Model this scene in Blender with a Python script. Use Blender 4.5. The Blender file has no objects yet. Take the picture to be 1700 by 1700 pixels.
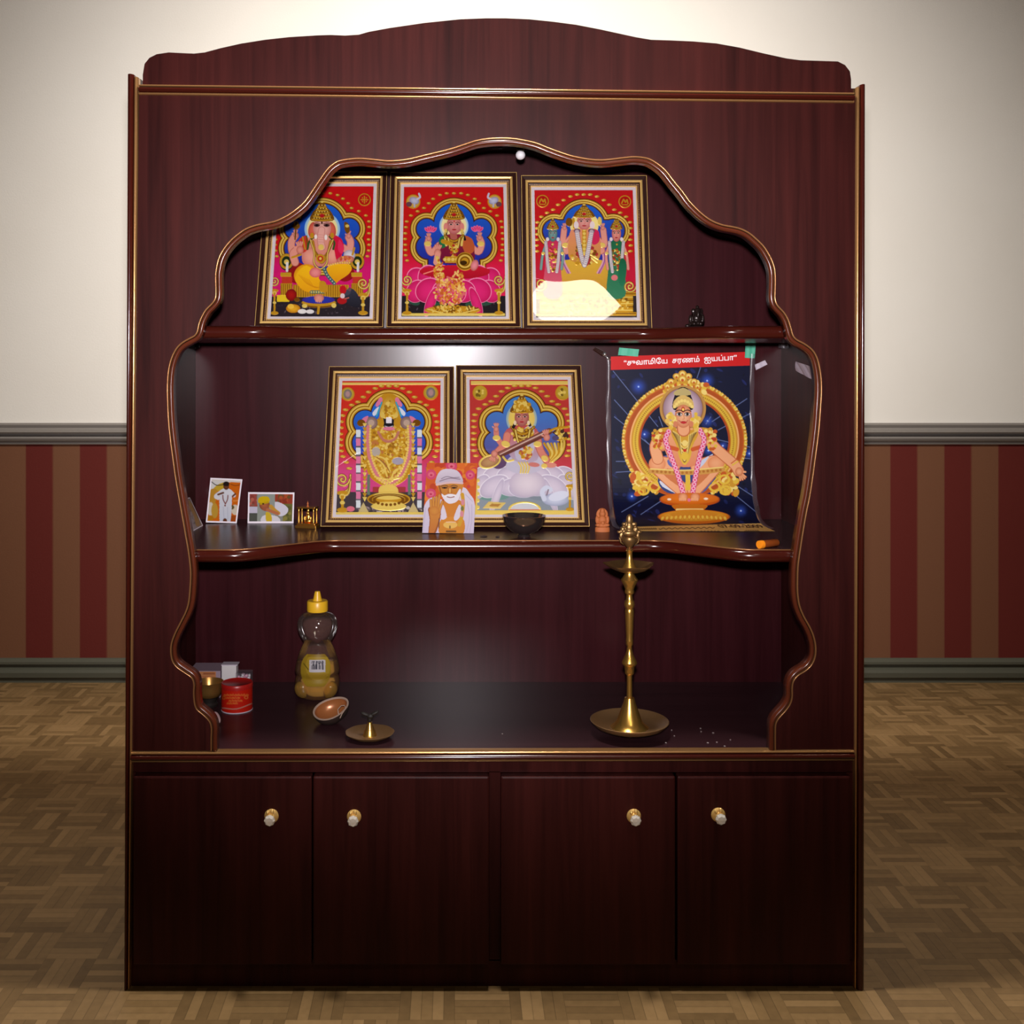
import bpy, bmesh, math, random
import numpy as np
from mathutils import Vector, Matrix
random.seed(7)
SC = bpy.context.scene
COL = SC.collection
# ---------------------------------------------------------------- camera geometry
S = 0.0011            # metres per photo pixel on the cabinet's front plane (y = 0)
D = 2.0               # camera distance from that plane
CX, CY = 755.0, 610.0 # optical axis in the photo
H = 1030 * S          # camera height above the floor
WALL_Y = 1.95

def W(px, py, y=0.0):
    f = S * (D + y) / D
    return Vector(((px - CX) * f, y, H + (CY - py) * f))
def mpp(y): return S * (D + y) / D
def XX(px, y): return (px - CX) * mpp(y)
def ZZ(py, y): return H + (CY - py) * mpp(y)
def proj(P):
    f = S * (D + P[..., 1]) / D
    return CX + P[..., 0] / f, CY - (P[..., 2] - H) / f

cam = bpy.data.cameras.new('camera'); co = bpy.data.objects.new('camera', cam); COL.objects.link(co)
co.location = (0, -D, H); co.rotation_euler = (math.pi / 2, 0, 0)
cam.sensor_width = 36; cam.lens = 36 * D / (1700 * S)
cam.shift_x = (850 - CX) / 1700; cam.shift_y = -(850 - CY) / 1700
SC.camera = co
SC.view_settings.view_transform = 'Standard'; SC.view_settings.look = 'None'
SC.view_settings.gamma = 1; SC.view_settings.exposure = 0.0
SC.view_settings.use_curve_mapping = False

# ---------------------------------------------------------------- colour and materials
def lin(c):
    r = []
    for v in c[:3]:
        v = v / 255.0
        r.append(v / 12.92 if v <= 0.04045 else ((v + 0.055) / 1.055) ** 2.4)
    return tuple(r) + (1.0,)

def mat(name, color, rough=0.5, metal=0.0, spec=0.5, coat=0.0, coat_rough=0.1, trans=0.0, ior=1.45):
    m = bpy.data.materials.new(name); m.use_nodes = True
    b = m.node_tree.nodes['Principled BSDF']
    b.inputs['Base Color'].default_value = color
    b.inputs['Roughness'].default_value = rough
    b.inputs['Metallic'].default_value = metal
    b.inputs['Specular IOR Level'].default_value = spec
    b.inputs['Coat Weight'].default_value = coat
    b.inputs['Coat Roughness'].default_value = coat_rough
    b.inputs['Transmission Weight'].default_value = trans
    b.inputs['IOR'].default_value = ior
    return m
def bsdf(m): return m.node_tree.nodes['Principled BSDF']

def wood_mat(name, dark, light, rough=0.34, spec=0.5, vertical=True):
    m = mat(name, (0, 0, 0, 1), rough, 0, spec)
    nt = m.node_tree; N = nt.nodes; L = nt.links; b = bsdf(m)
    tc = N.new('ShaderNodeTexCoord')
    mp = N.new('ShaderNodeMapping'); mp.inputs['Scale'].default_value = (62, 62, 2.2) if vertical else (2.2, 62, 62)
    L.new(tc.outputs['Object'], mp.inputs['Vector'])
    n1 = N.new('ShaderNodeTexNoise'); n1.inputs['Scale'].default_value = 1.0; n1.inputs['Detail'].default_value = 6; n1.inputs['Roughness'].default_value = 0.62; n1.inputs['Distortion'].default_value = 0.5
    L.new(mp.outputs[0], n1.inputs['Vector'])
    mp2 = N.new('ShaderNodeMapping'); mp2.inputs['Scale'].default_value = (11, 11, 0.9) if vertical else (0.9, 11, 11)
    L.new(tc.outputs['Object'], mp2.inputs['Vector'])
    n2 = N.new('ShaderNodeTexNoise'); n2.inputs['Scale'].default_value = 1.0; n2.inputs['Detail'].default_value = 3; n2.inputs['Distortion'].default_value = 0.8
    L.new(mp2.outputs[0], n2.inputs['Vector'])
    mx = N.new('ShaderNodeMath'); mx.operation = 'MULTIPLY_ADD'; mx.inputs[1].default_value = 0.55
    L.new(n1.outputs[0], mx.inputs[0])
    ml = N.new('ShaderNodeMath'); ml.operation = 'MULTIPLY'; ml.inputs[1].default_value = 0.45
    L.new(n2.outputs[0], ml.inputs[0]); L.new(ml.outputs[0], mx.inputs[2])
    cr = N.new('ShaderNodeValToRGB')
    cr.color_ramp.elements[0].position = 0.33; cr.color_ramp.elements[0].color = dark
    cr.color_ramp.elements[1].position = 0.66; cr.color_ramp.elements[1].color = light
    L.new(mx.outputs[0], cr.inputs[0]); L.new(cr.outputs[0], b.inputs['Base Color'])
    return m

M = {}
M['wood'] = wood_mat('mahogany_laminate', (0.018, 0.0026, 0.0024, 1), (0.054, 0.0092, 0.0076, 1), 0.40, 0.16)
M['wood_in'] = wood_mat('mahogany_interior', (0.022, 0.0040, 0.0052, 1), (0.043, 0.0082, 0.0105, 1), 0.24, 0.20)
M['board'] = wood_mat('shelf_top_laminate', (0.028, 0.0108, 0.0135, 1), (0.044, 0.0165, 0.0200, 1), 0.26, 0.15, False)
M['edge'] = mat('glossy_brown_edge', (0.042, 0.0055, 0.0032, 1), 0.16, 0, 0.5)
M['edge2'] = mat('glossy_tan_edge', (0.085, 0.017, 0.007, 1), 0.2, 0, 0.5)
M['goldline'] = mat('gold_inlay', (0.50, 0.26, 0.10, 1), 0.22, 0.7)
M['edge_glint'] = mat('tan_edge_glint', (0.34, 0.155, 0.060, 1), 0.24, 0.55)  # tan colour standing in for highlights along the glossy edges
M['gold'] = mat('gold_paint', (0.80, 0.50, 0.16, 1), 0.30, 0.40)
M['framebrown'] = mat('frame_dark_brown', (0.024, 0.007, 0.0045, 1), 0.36, 0, 0.22)
M['bead'] = mat('frame_bead_gold', (0.52, 0.28, 0.11, 1), 0.35, 0.4)
M['mat'] = mat('mount_board', (0.44, 0.395, 0.41, 1), 0.7)
M['brass'] = mat('aged_brass', (0.80, 0.45, 0.10, 1), 0.27, 0.92)
M['brass_dark'] = mat('tarnished_brass', (0.26, 0.145, 0.055, 1), 0.38, 0.8)
M['brass_plate'] = mat('plate_brass', (0.30, 0.165, 0.070, 1), 0.42, 0.6)
M['goldfig'] = mat('gilt_metal', (0.85, 0.42, 0.08, 1), 0.25, 0.95)
M['brass_cup'] = mat('dull_brass', (0.42, 0.21, 0.055, 1), 0.30, 0.75)
M['steel'] = mat('dark_steel', (0.36, 0.31, 0.29, 1), 0.14, 0.96)
M['terracotta'] = mat('terracotta', (0.42, 0.115, 0.030, 1), 0.7)
M['bronze'] = mat('black_bronze', (0.018, 0.010, 0.009, 1), 0.3, 0.4)
M['crystal'] = mat('crystal', (0.95, 0.92, 0.88, 1), 0.05, 0.0, 0.8, trans=0.55)
M['white'] = mat('white_plastic', (0.66, 0.62, 0.64, 1), 0.4)
M['black'] = mat('black_plastic', (0.010, 0.008, 0.008, 1), 0.45)
M['charred'] = mat('charred', (0.012, 0.008, 0.006, 1), 0.6)
M['yellow'] = mat('yellow_cap', (0.72, 0.40, 0.018, 1), 0.35)
M['orange'] = mat('orange_plastic', (0.95, 0.28, 0.010, 1), 0.45)
M['orange_dark'] = mat('amber_brown', (0.30, 0.065, 0.012, 1), 0.3)
M['red'] = mat('red_lid', (0.36, 0.010, 0.008, 1), 0.35)
M['tape_green'] = mat('green_tape', (0.075, 0.42, 0.27, 1), 0.6)
M['tape_white'] = mat('white_tape', (0.50, 0.43, 0.50, 1), 0.55)
M['shell'] = mat('coconut_shell', (0.030, 0.016, 0.012, 1), 0.6)
M['shell_in'] = mat('coconut_inside', (0.36, 0.125, 0.040, 1), 0.28, 0.25)
M['white_rim'] = mat('coconut_rim', (0.42, 0.29, 0.22, 1), 0.6)
M['petal'] = mat('dry_petal', (0.34, 0.20, 0.20, 1), 0.5)
M['crumb'] = mat('crumb', (0.36, 0.30, 0.29, 1), 0.7)
M['leafdark'] = mat('dried_leaf', (0.022, 0.010, 0.009, 1), 0.6)
M['boxgrey'] = mat('box_lilac', (0.28, 0.20, 0.25, 1), 0.5)
M['boxwhite'] = mat('box_white', (0.60, 0.56, 0.56, 1), 0.5)
M['text_white'] = mat('printed_white', (0.85, 0.80, 0.80, 1), 0.5)
M['text_brown'] = mat('printed_brown', (0.10, 0.030, 0.008, 1), 0.5)
M['text_gold'] = mat('printed_yellow', (0.85, 0.33, 0.06, 1), 0.5)

def see_through(name, tint=(1, 1, 1, 1), boost=1.0, rough=0.02, body=None, body_mix=0.0):
    m = bpy.data.materials.new(name); m.use_nodes = True
    nt = m.node_tree; N = nt.nodes; L = nt.links
    N.remove(N['Principled BSDF']); out = N['Material Output']
    tr = N.new('ShaderNodeBsdfTransparent'); tr.inputs[0].default_value = tint
    gl = N.new('ShaderNodeBsdfGlossy'); gl.inputs['Roughness'].default_value = rough; gl.inputs[0].default_value = (1, 1, 1, 1)
    fr = N.new('ShaderNodeFresnel'); fr.inputs[0].default_value = 1.5
    mu = N.new('ShaderNodeMath'); mu.operation = 'MULTIPLY'; mu.inputs[1].default_value = boost; mu.use_clamp = True
    L.new(fr.outputs[0], mu.inputs[0])
    mx = N.new('ShaderNodeMixShader'); L.new(mu.outputs[0], mx.inputs[0])
    first = tr.outputs[0]
    if body:
        df = N.new('ShaderNodeBsdfDiffuse'); df.inputs[0].default_value = body
        m0 = N.new('ShaderNodeMixShader'); m0.inputs[0].default_value = body_mix
        L.new(tr.outputs[0], m0.inputs[1]); L.new(df.outputs[0], m0.inputs[2]); first = m0.outputs[0]
    L.new(first, mx.inputs[1]); L.new(gl.outputs[0], mx.inputs[2])
    L.new(mx.outputs[0], out.inputs['Surface'])
    return m
M['glass'] = see_through('picture_glass', boost=1.7)
M['film'] = see_through('clear_film', (0.95, 0.94, 0.95, 1), 0.6, 0.28, (0.40, 0.35, 0.40, 1), 0.10)
M['bottle'] = see_through('clear_bottle', (0.98, 0.95, 0.94, 1), 0.9, 0.05, (0.55, 0.36, 0.30, 1), 0.045)
M['honey_thin'] = see_through('honey_thin', (0.90, 0.72, 0.36, 1), 1.0, 0.06, (0.62, 0.36, 0.08, 1), 0.22)
M['honey'] = see_through('honey', (0.93, 0.74, 0.30, 1), 0.8, 0.08, (0.74, 0.42, 0.07, 1), 0.40)

# printed artwork: colour from a point attribute, alpha = gold foil
def print_mat():
    m = mat('printed_artwork', (1, 1, 1, 1), 0.45, 0, 0.14)
    nt = m.node_tree; N = nt.nodes; L = nt.links; b = bsdf(m)
    a = N.new('ShaderNodeAttribute'); a.attribute_name = 'ink'
    L.new(a.outputs['Color'], b.inputs['Base Color'])
    mm = N.new('ShaderNodeMath'); mm.operation = 'MULTIPLY'; mm.inputs[1].default_value = 0.25
    L.new(a.outputs['Alpha'], mm.inputs[0]); L.new(mm.outputs[0], b.inputs['Metallic'])
    mr = N.new('ShaderNodeMath'); mr.operation = 'MULTIPLY_ADD'; mr.inputs[1].default_value = -0.17; mr.inputs[2].default_value = 0.45
    L.new(a.outputs['Alpha'], mr.inputs[0]); L.new(mr.outputs[0], b.inputs['Roughness'])
    return m
M['print'] = print_mat()

# ---------------------------------------------------------------- mesh helpers
def put(name, verts, faces, mats, parent=None, loc=None, midx=None, smooth=False, ink=None):
    me = bpy.data.meshes.new(name)
    me.from_pydata([tuple(v) for v in verts], [], [tuple(f) for f in faces])
    for m in (mats if isinstance(mats, (list, tuple)) else [mats]):
        me.materials.append(M[m] if isinstance(m, str) else m)
    if midx is not None: me.polygons.foreach_set('material_index', list(midx))
    if smooth: me.polygons.foreach_set('use_smooth', [True] * len(me.polygons))
    me.update()
    if ink is not None:
        at = me.attributes.new('ink', 'FLOAT_COLOR', 'POINT')
        at.data.foreach_set('color', np.asarray(ink, dtype=np.float32).ravel())
    o = bpy.data.objects.new(name, me); COL.objects.link(o)
    if parent is not None: o.parent = parent
    if loc is not None: o.location = loc
    return o

def put_bm(name, bm, mats, parent=None, loc=None, smooth=False, angle=None):
    bmesh.ops.recalc_face_normals(bm, faces=bm.faces[:])
    me = bpy.data.meshes.new(name); bm.to_mesh(me); bm.free()
    for m in (mats if isinstance(mats, (list, tuple)) else [mats]):
        me.materials.append(M[m] if isinstance(m, str) else m)
    if smooth: me.polygons.foreach_set('use_smooth', [True] * len(me.polygons))
    if angle: me.set_sharp_from_angle(angle=math.radians(angle))
    o = bpy.data.objects.new(name, me); COL.objects.link(o)
    if parent is not None: o.parent = parent
    if loc is not None: o.location = loc
    return o

def thing(name, label, cat, loc=(0, 0, 0), group=None, rot=None):
    o = bpy.data.objects.new(name, None); COL.objects.link(o); o.empty_display_size = 0.02
    o.location = loc; o['label'] = label; o['category'] = cat
    if rot: o.rotation_euler = rot
    if group: o['group'] = group
    return o
def tag(o, label, cat, group=None, kind=None):
    o['label'] = label; o['category'] = cat
    if group: o['group'] = group
    if kind: o['kind'] = kind
    return o

def box(bm, x0, x1, y0, y1, z0, z1, bev=0.0, mi=0):
    vs = [bm.verts.new(p) for p in ((x0, y0, z0), (x1, y0, z0), (x1, y1, z0), (x0, y1, z0), (x0, y0, z1), (x1, y0, z1), (x1, y1, z1), (x0, y1, z1))]
    fs = [bm.faces.new([vs[i] for i in f]) for f in ((0, 3, 2, 1), (4, 5, 6, 7), (0, 1, 5, 4), (1, 2, 6, 5), (2, 3, 7, 6), (3, 0, 4, 7))]
    for f in fs: f.material_index = mi
    if bev:
        es = list({e for f in fs for e in f.edges})
        r = bmesh.ops.bevel(bm, geom=es, offset=bev, segments=2, affect='EDGES', profile=0.6)
        for f in r['faces']: f.material_index = mi
    return vs
def prism(bm, front, dy, mi=0):
    """front: list of Vectors (any plane facing -y) pushed back by dy"""
    a = [bm.verts.new(p) for p in front]; b = [bm.verts.new((p[0], p[1] + dy, p[2])) for p in front]
    n = len(a)
    fs = [bm.faces.new(a), bm.faces.new(b[::-1])] + [bm.faces.new((a[i], b[i], b[(i + 1) % n], a[(i + 1) % n])) for i in range(n)]
    for f in fs: f.material_index = mi
    return fs
def slab(bm, outline, z0, z1, mi=0):
    a = [bm.verts.new((p[0], p[1], z1)) for p in outline]; b = [bm.verts.new((p[0], p[1], z0)) for p in outline]
    n = len(a)
    fs = [bm.faces.new(a), bm.faces.new(b[::-1])] + [bm.faces.new((a[i], b[i], b[(i + 1) % n], a[(i + 1) % n])) for i in range(n)]
    for f in fs: f.material_index = mi
def lathe(bm, prof, seg=40, sx=1.0, sy=1.0, c=(0, 0, 0), mi=0, close=True, fn=None):
    rings = []
    for r, z in prof:
        if r < 1e-6: rings.append([bm.verts.new((c[0], c[1], c[2] + z))])
        else:
            ring = []
            for k in range(seg):
                t = 2 * math.pi * k / seg
                f = fn(t, z) if fn else 1.0
                ring.append(bm.verts.new((c[0] + r * f * sx * math.cos(t), c[1] + r * f * sy * math.sin(t), c[2] + z)))
            rings.append(ring)
    for i in range(len(rings) - 1):
        A, B = rings[i], rings[i + 1]
        for k in range(seg):
            k2 = (k + 1) % seg
            if len(A) == 1 and len(B) == 1: continue
            if len(A) == 1: f = bm.faces.new((A[0], B[k], B[k2]))
            elif len(B) == 1: f = bm.faces.new((A[k], A[k2], B[0]))
            else: f = bm.faces.new((A[k], A[k2], B[k2], B[k]))
            f.material_index = mi
    return rings
def ellipsoid(bm, c, r, rot=None, seg=14, rings=9, mi=0):
    m = Matrix.Translation(c)
    if rot: m = m @ Matrix.Rotation(rot[0], 4, 'X') @ Matrix.Rotation(rot[1], 4, 'Y') @ Matrix.Rotation(rot[2], 4, 'Z')
    m = m @ Matrix.Diagonal((r[0], r[1], r[2], 1))
    g = bmesh.ops.create_uvsphere(bm, u_segments=seg, v_segments=rings, radius=1, matrix=m)
    for v in g['verts']:
        for f in v.link_faces: f.material_index = mi
def tube(bm, pts, r, seg=8, mi=0, caps=True):
    pts = [Vector(p) for p in pts]; n = len(pts); rings = []
    rs = r if isinstance(r, (list, tuple)) else [r] * n
    for i in range(n):
        t = (pts[min(i + 1, n - 1)] - pts[max(i - 1, 0)]).normalized()
        u = Vector((0, -1, 0)) if abs(t.y) < 0.9 else Vector((1, 0, 0))
        a = t.cross(u).normalized(); b = a.cross(t)
        rings.append([bm.verts.new(pts[i] + rs[i] * (a * math.cos(2 * math.pi * k / seg) + b * math.sin(2 * math.pi * k / seg))) for k in range(seg)])
    for i in range(n - 1):
        for k in range(seg):
            f = bm.faces.new((rings[i][k], rings[i][(k + 1) % seg], rings[i + 1][(k + 1) % seg], rings[i + 1][k])); f.material_index = mi
    if caps:
        for R_ in (rings[0], rings[-1]):
            f = bm.faces.new(R_); f.material_index = mi

def catmull(pts, per=4):
    P = [np.array(p, float) for p in pts]; P = [2 * P[0] - P[1]] + P + [2 * P[-1] - P[-2]]
    out = []
    for i in range(1, len(P) - 2):
        for k in range(per):
            t = k / per; a, b, c, d = P[i - 1], P[i], P[i + 1], P[i + 2]
            out.append(0.5 * ((2 * b) + (-a + c) * t + (2 * a - 5 * b + 4 * c - d) * t * t + (-a + 3 * b - 3 * c + d) * t ** 3))
    out.append(P[-2]); return out
def resample(pts, step):
    P = [np.array(p, float) for p in pts]; L = [0.0]
    for i in range(1, len(P)): L.append(L[-1] + float(np.linalg.norm(P[i] - P[i - 1])))
    n = max(2, int(L[-1] / step)); A = np.array(P)
    return [np.array([np.interp(L[-1] * k / n, L, A[:, j]) for j in range(A.shape[1])]) for k in range(n + 1)]
def sweep(name, path, normals, binormal, prof, pm, mats, parent=None, smooth=True, closed=True, caps=True, angle=None):
    """path of points, normals per point, prof list of (n, b); pm: material per profile segment"""
    bm = bmesh.new(); rings = []
    for p, n in zip(path, normals):
        p = Vector(p); n = Vector(n)
        bn = binormal if isinstance(binormal, Vector) else Vector(binormal)
        rings.append([bm.verts.new(p + n * a + bn * b) for a, b in prof])
    m = len(prof)
    for i in range(len(rings) - 1):
        for k in range(m if closed else m - 1):
            f = bm.faces.new((rings[i][k], rings[i][(k + 1) % m], rings[i + 1][(k + 1) % m], rings[i + 1][k]))
            f.material_index = pm[k] if k < len(pm) else pm[-1]
    if caps and closed:
        bm.faces.new(rings[0]); bm.faces.new(rings[-1][::-1])
    return put_bm(name, bm, mats, parent, smooth=smooth, angle=angle)
def plane_normals(path, axes):
    """in-plane normals (left of travel) for a path lying in the plane of the two axes"""
    A, B = axes; out = []
    n = len(path)
    for i in range(n):
        t = np.array(path[min(i + 1, n - 1)], float) - np.array(path[max(i - 1, 0)], float)
        v = [0, 0, 0]; l = math.hypot(t[A], t[B]) or 1
        v[A] = -t[B] / l; v[B] = t[A] / l
        out.append(Vector(v))
    return out
FLASH_P, WALL_FILL_P, LAMP_P, FLOOR_FILL_P = 280.0, 390.0, 9.0, 80.0
LAMP_LOC = (0.61, -2.45, 2.62)
# ---------------------------------------------------------------- room
def struct(o): o['kind'] = 'structure'; return o
RX0, RX1, RY0, RZ1 = -3.2, 3.6, -4.2, 2.75
# floor: mosaic parquet of square blocks whose slats turn from block to block
def parquet():
    m = mat('parquet', (0.2, 0.1, 0.05, 1), 0.5, 0, 0.3)
    nt = m.node_tree; N = nt.nodes; L = nt.links; b = bsdf(m)
    def math_(op, a, c=None, v=None):
        n = N.new('ShaderNodeMath'); n.operation = op
        if isinstance(a, (int, float)): n.inputs[0].default_value = a
        else: L.new(a, n.inputs[0])
        if c is not None:
            if isinstance(c, (int, float)): n.inputs[1].default_value = c
            else: L.new(c, n.inputs[1])
        if v is not None: n.inputs[2].default_value = v
        return n.outputs[0]
    tc = N.new('ShaderNodeTexCoord'); sp = N.new('ShaderNodeSeparateXYZ'); L.new(tc.outputs['Object'], sp.inputs[0])
    T = 0.098; K = 5
    u = math_('DIVIDE', sp.outputs[0], T); w = math_('DIVIDE', sp.outputs[1], T)
    iu = math_('FLOOR', u); iw = math_('FLOOR', w)
    par = math_('ABSOLUTE', math_('MODULO', math_('ADD', iu, iw), 2.0))
    fu = math_('FRACT', u); fw = math_('FRACT', w)
    mixn = N.new('ShaderNodeMix'); mixn.data_type = 'FLOAT'
    L.new(par, mixn.inputs[0]); L.new(fu, mixn.inputs[2]); L.new(fw, mixn.inputs[3])
    s = math_('MULTIPLY', mixn.outputs[0], K); si = math_('FLOOR', s); sf = math_('FRACT', s)
    cb = N.new('ShaderNodeCombineXYZ'); L.new(iu, cb.inputs[0]); L.new(iw, cb.inputs[1]); L.new(si, cb.inputs[2])
    wn = N.new('ShaderNodeTexWhiteNoise'); wn.noise_dimensions = '3D'; L.new(cb.outputs[0], wn.inputs['Vector'])
    nz = N.new('ShaderNodeTexNoise'); nz.inputs['Scale'].default_value = 55; nz.inputs['Detail'].default_value = 4
    L.new(tc.outputs['Object'], nz.inputs['Vector'])
    big = N.new('ShaderNodeTexNoise'); big.inputs['Scale'].default_value = 3.5; big.inputs['Detail'].default_value = 2
    L.new(tc.outputs['Object'], big.inputs['Vector'])
    val = math_('ADD', math_('MULTIPLY', wn.outputs['Value'], 0.62), math_('MULTIPLY', nz.outputs[0], 0.38))
    val = math_('ADD', math_('MULTIPLY', val, 0.8), math_('MULTIPLY', big.outputs[0], 0.2))
    cr = N.new('ShaderNodeValToRGB'); e = cr.color_ramp.elements
    e[0].position = 0.15; e[0].color = (0.104, 0.059, 0.022, 1); e[1].position = 0.9; e[1].color = (0.285, 0.171, 0.074, 1)
    x = e.new(0.5); x.color = (0.180, 0.105, 0.042, 1)
    L.new(val, cr.inputs[0])
    gap = math_('LESS_THAN', math_('ABSOLUTE', math_('SUBTRACT', sf, 0.5)), 0.46)
    g2 = math_('MULTIPLY_ADD', gap, 0.30, 0.70)
    mc = N.new('ShaderNodeMix'); mc.data_type = 'RGBA'; mc.blend_type = 'MULTIPLY'; mc.inputs[0].default_value = 1
    L.new(cr.outputs[0], mc.inputs[6]); L.new(g2, mc.inputs[7])
    L.new(mc.outputs[2], b.inputs['Base Color'])
    bp = N.new('ShaderNodeBump'); bp.inputs['Strength'].default_value = 0.5; bp.inputs['Distance'].default_value = 0.002
    L.new(math_('ADD', math_('MULTIPLY', wn.outputs['Value'], 0.5), g2), bp.inputs['Height']); L.new(bp.outputs[0], b.inputs['Normal'])
    return m
def quad(name, a, b, c, d, m): return struct(put(name, [a, b, c, d], [(0, 1, 2, 3)], m))
bm = bmesh.new(); box(bm, RX0, RX1, RY0, WALL_Y + 0.1, -0.06, 0.0); struct(put_bm('floor', bm, parquet()))
# back wall: cream plaster above the rail, striped paper below
RAIL_Z1 = ZZ(703, WALL_Y); RAIL_Z0 = ZZ(736, WALL_Y); BASE_Z = ZZ(1093, WALL_Y)
def wall_mat():
    m = mat('wall_plaster_and_paper', (0.7, 0.65, 0.6, 1), 0.8, 0, 0.25)
    nt = m.node_tree; N = nt.nodes; L = nt.links; b = bsdf(m)
    tc = N.new('ShaderNodeTexCoord'); sp = N.new('ShaderNodeSeparateXYZ'); L.new(tc.outputs['Object'], sp.inputs[0])
    per = 89.7 * mpp(WALL_Y); x0 = XX(42, WALL_Y)
    a = N.new('ShaderNodeMath'); a.operation = 'SUBTRACT'; L.new(sp.outputs[0], a.inputs[0]); a.inputs[1].default_value = x0 - per * 20
    d = N.new('ShaderNodeMath'); d.operation = 'DIVIDE'; L.new(a.outputs[0], d.inputs[0]); d.inputs[1].default_value = per
    f = N.new('ShaderNodeMath'); f.operation = 'FRACT'; L.new(d.outputs[0], f.inputs[0])
    cr = N.new('ShaderNodeValToRGB'); cr.color_ramp.interpolation = 'LINEAR'
    e = cr.color_ramp.elements; RED = (0.105, 0.0135, 0.0095, 1); TAN = (0.150, 0.060, 0.029, 1)
    e[0].position = 0.0; e[0].color = TAN; e[1].position = 1.0; e[1].color = TAN
    for p, c in ((0.02, RED), (0.49, RED), (0.53, TAN), (0.97, TAN)):
        q = e.new(p); q.color = c
    L.new(f.outputs[0], cr.inputs[0])
    nz = N.new('ShaderNodeTexNoise'); nz.inputs['Scale'].default_value = 2.2; nz.inputs['Detail'].default_value = 5
    L.new(tc.outputs['Object'], nz.inputs['Vector'])
    c2 = N.new('ShaderNodeValToRGB'); c2.color_ramp.elements[0].color = (0.70, 0.645, 0.575, 1); c2.color_ramp.elements[1].color = (0.78, 0.735, 0.675, 1)
    L.new(nz.outputs[0], c2.inputs[0])
    lt = N.new('ShaderNodeMath'); lt.operation = 'GREATER_THAN'; L.new(sp.outputs[2], lt.inputs[0]); lt.inputs[1].default_value = (RAIL_Z0 + RAIL_Z1) / 2
    mx = N.new('ShaderNodeMix'); mx.data_type = 'RGBA'; L.new(lt.outputs[0], mx.inputs[0]); L.new(cr.outputs[0], mx.inputs[6]); L.new(c2.outputs[0], mx.inputs[7])
    L.new(mx.outputs[2], b.inputs['Base Color'])
    n3 = N.new('ShaderNodeTexNoise'); n3.inputs['Scale'].default_value = 160; n3.inputs['Detail'].default_value = 3
    L.new(tc.outputs['Object'], n3.inputs['Vector'])
    bp = N.new('ShaderNodeBump'); bp.inputs['Strength'].default_value = 0.12; bp.inputs['Distance'].default_value = 0.003
    L.new(n3.outputs[0], bp.inputs['Height']); L.new(bp.outputs[0], b.inputs['Normal'])
    return m
bm = bmesh.new(); box(bm, RX0, RX1, WALL_Y, WALL_Y + 0.1, 0, RZ1); struct(put_bm('wall_back', bm, wall_mat()))
M['ceil'] = mat('ceiling_paint', (0.62, 0.60, 0.57, 1), 0.85)
M['sidewall'] = mat('side_wall_paint', (0.38, 0.34, 0.30, 1), 0.85)
bm = bmesh.new(); box(bm, RX0, RX1, RY0, WALL_Y + 0.1, RZ1, RZ1 + 0.06); struct(put_bm('ceiling', bm, 'ceil'))
bm = bmesh.new(); box(bm, RX0 - 0.1, RX0, RY0, WALL_Y + 0.1, -0.06, RZ1 + 0.06); struct(put_bm('wall_left', bm, 'sidewall'))
bm = bmesh.new(); box(bm, RX1, RX1 + 0.1, RY0, WALL_Y + 0.1, -0.06, RZ1 + 0.06); struct(put_bm('wall_right', bm, 'sidewall'))
bm = bmesh.new(); box(bm, RX0 - 0.1, RX1 + 0.1, RY0 - 0.1, RY0, -0.06, RZ1 + 0.06); struct(put_bm('wall_front', bm, 'sidewall'))
M['rail'] = mat('rail_paint_grey', (0.21, 0.185, 0.165, 1), 0.42)
M['base'] = mat('baseboard_paint', (0.075, 0.072, 0.052, 1), 0.5)
def wall_trim(name, prof, m):
    path = [(RX0, WALL_Y, 0), (RX1, WALL_Y, 0)]
    o = sweep(name, path, [Vector((0, -1, 0))] * 2, Vector((0, 0, 1)), prof, [0], [m], smooth=False)
    return struct(o)
u = mpp(WALL_Y); zr = lambda py: ZZ(py, WALL_Y)
wall_trim('trim_1', [(0, zr(702)), (0.020, zr(702)), (0.026, zr(705)), (0.020, zr(710)), (0.024, zr(713)), (0.040, zr(714)), (0.044, zr(716)), (0.040, zr(718.5)),
                     (0.016, zr(719.5)), (0.016, zr(722)), (0.024, zr(723)), (0.028, zr(727)), (0.022, zr(731)), (0.010, zr(733)), (0.010, zr(737)), (0, zr(738))], 'rail')
wall_trim('baseboard_back', [(0, zr(1092)), (0.006, zr(1093)), (0.018, zr(1097)), (0.018, zr(1101)), (0.008, zr(1103)), (0.008, zr(1107)), (0.022, zr(1109)), (0.026, zr(1114)),
                             (0.024, zr(1122)), (0.014, zr(1125)), (0.014, 0.0), (0, 0.0)], 'base')

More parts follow.
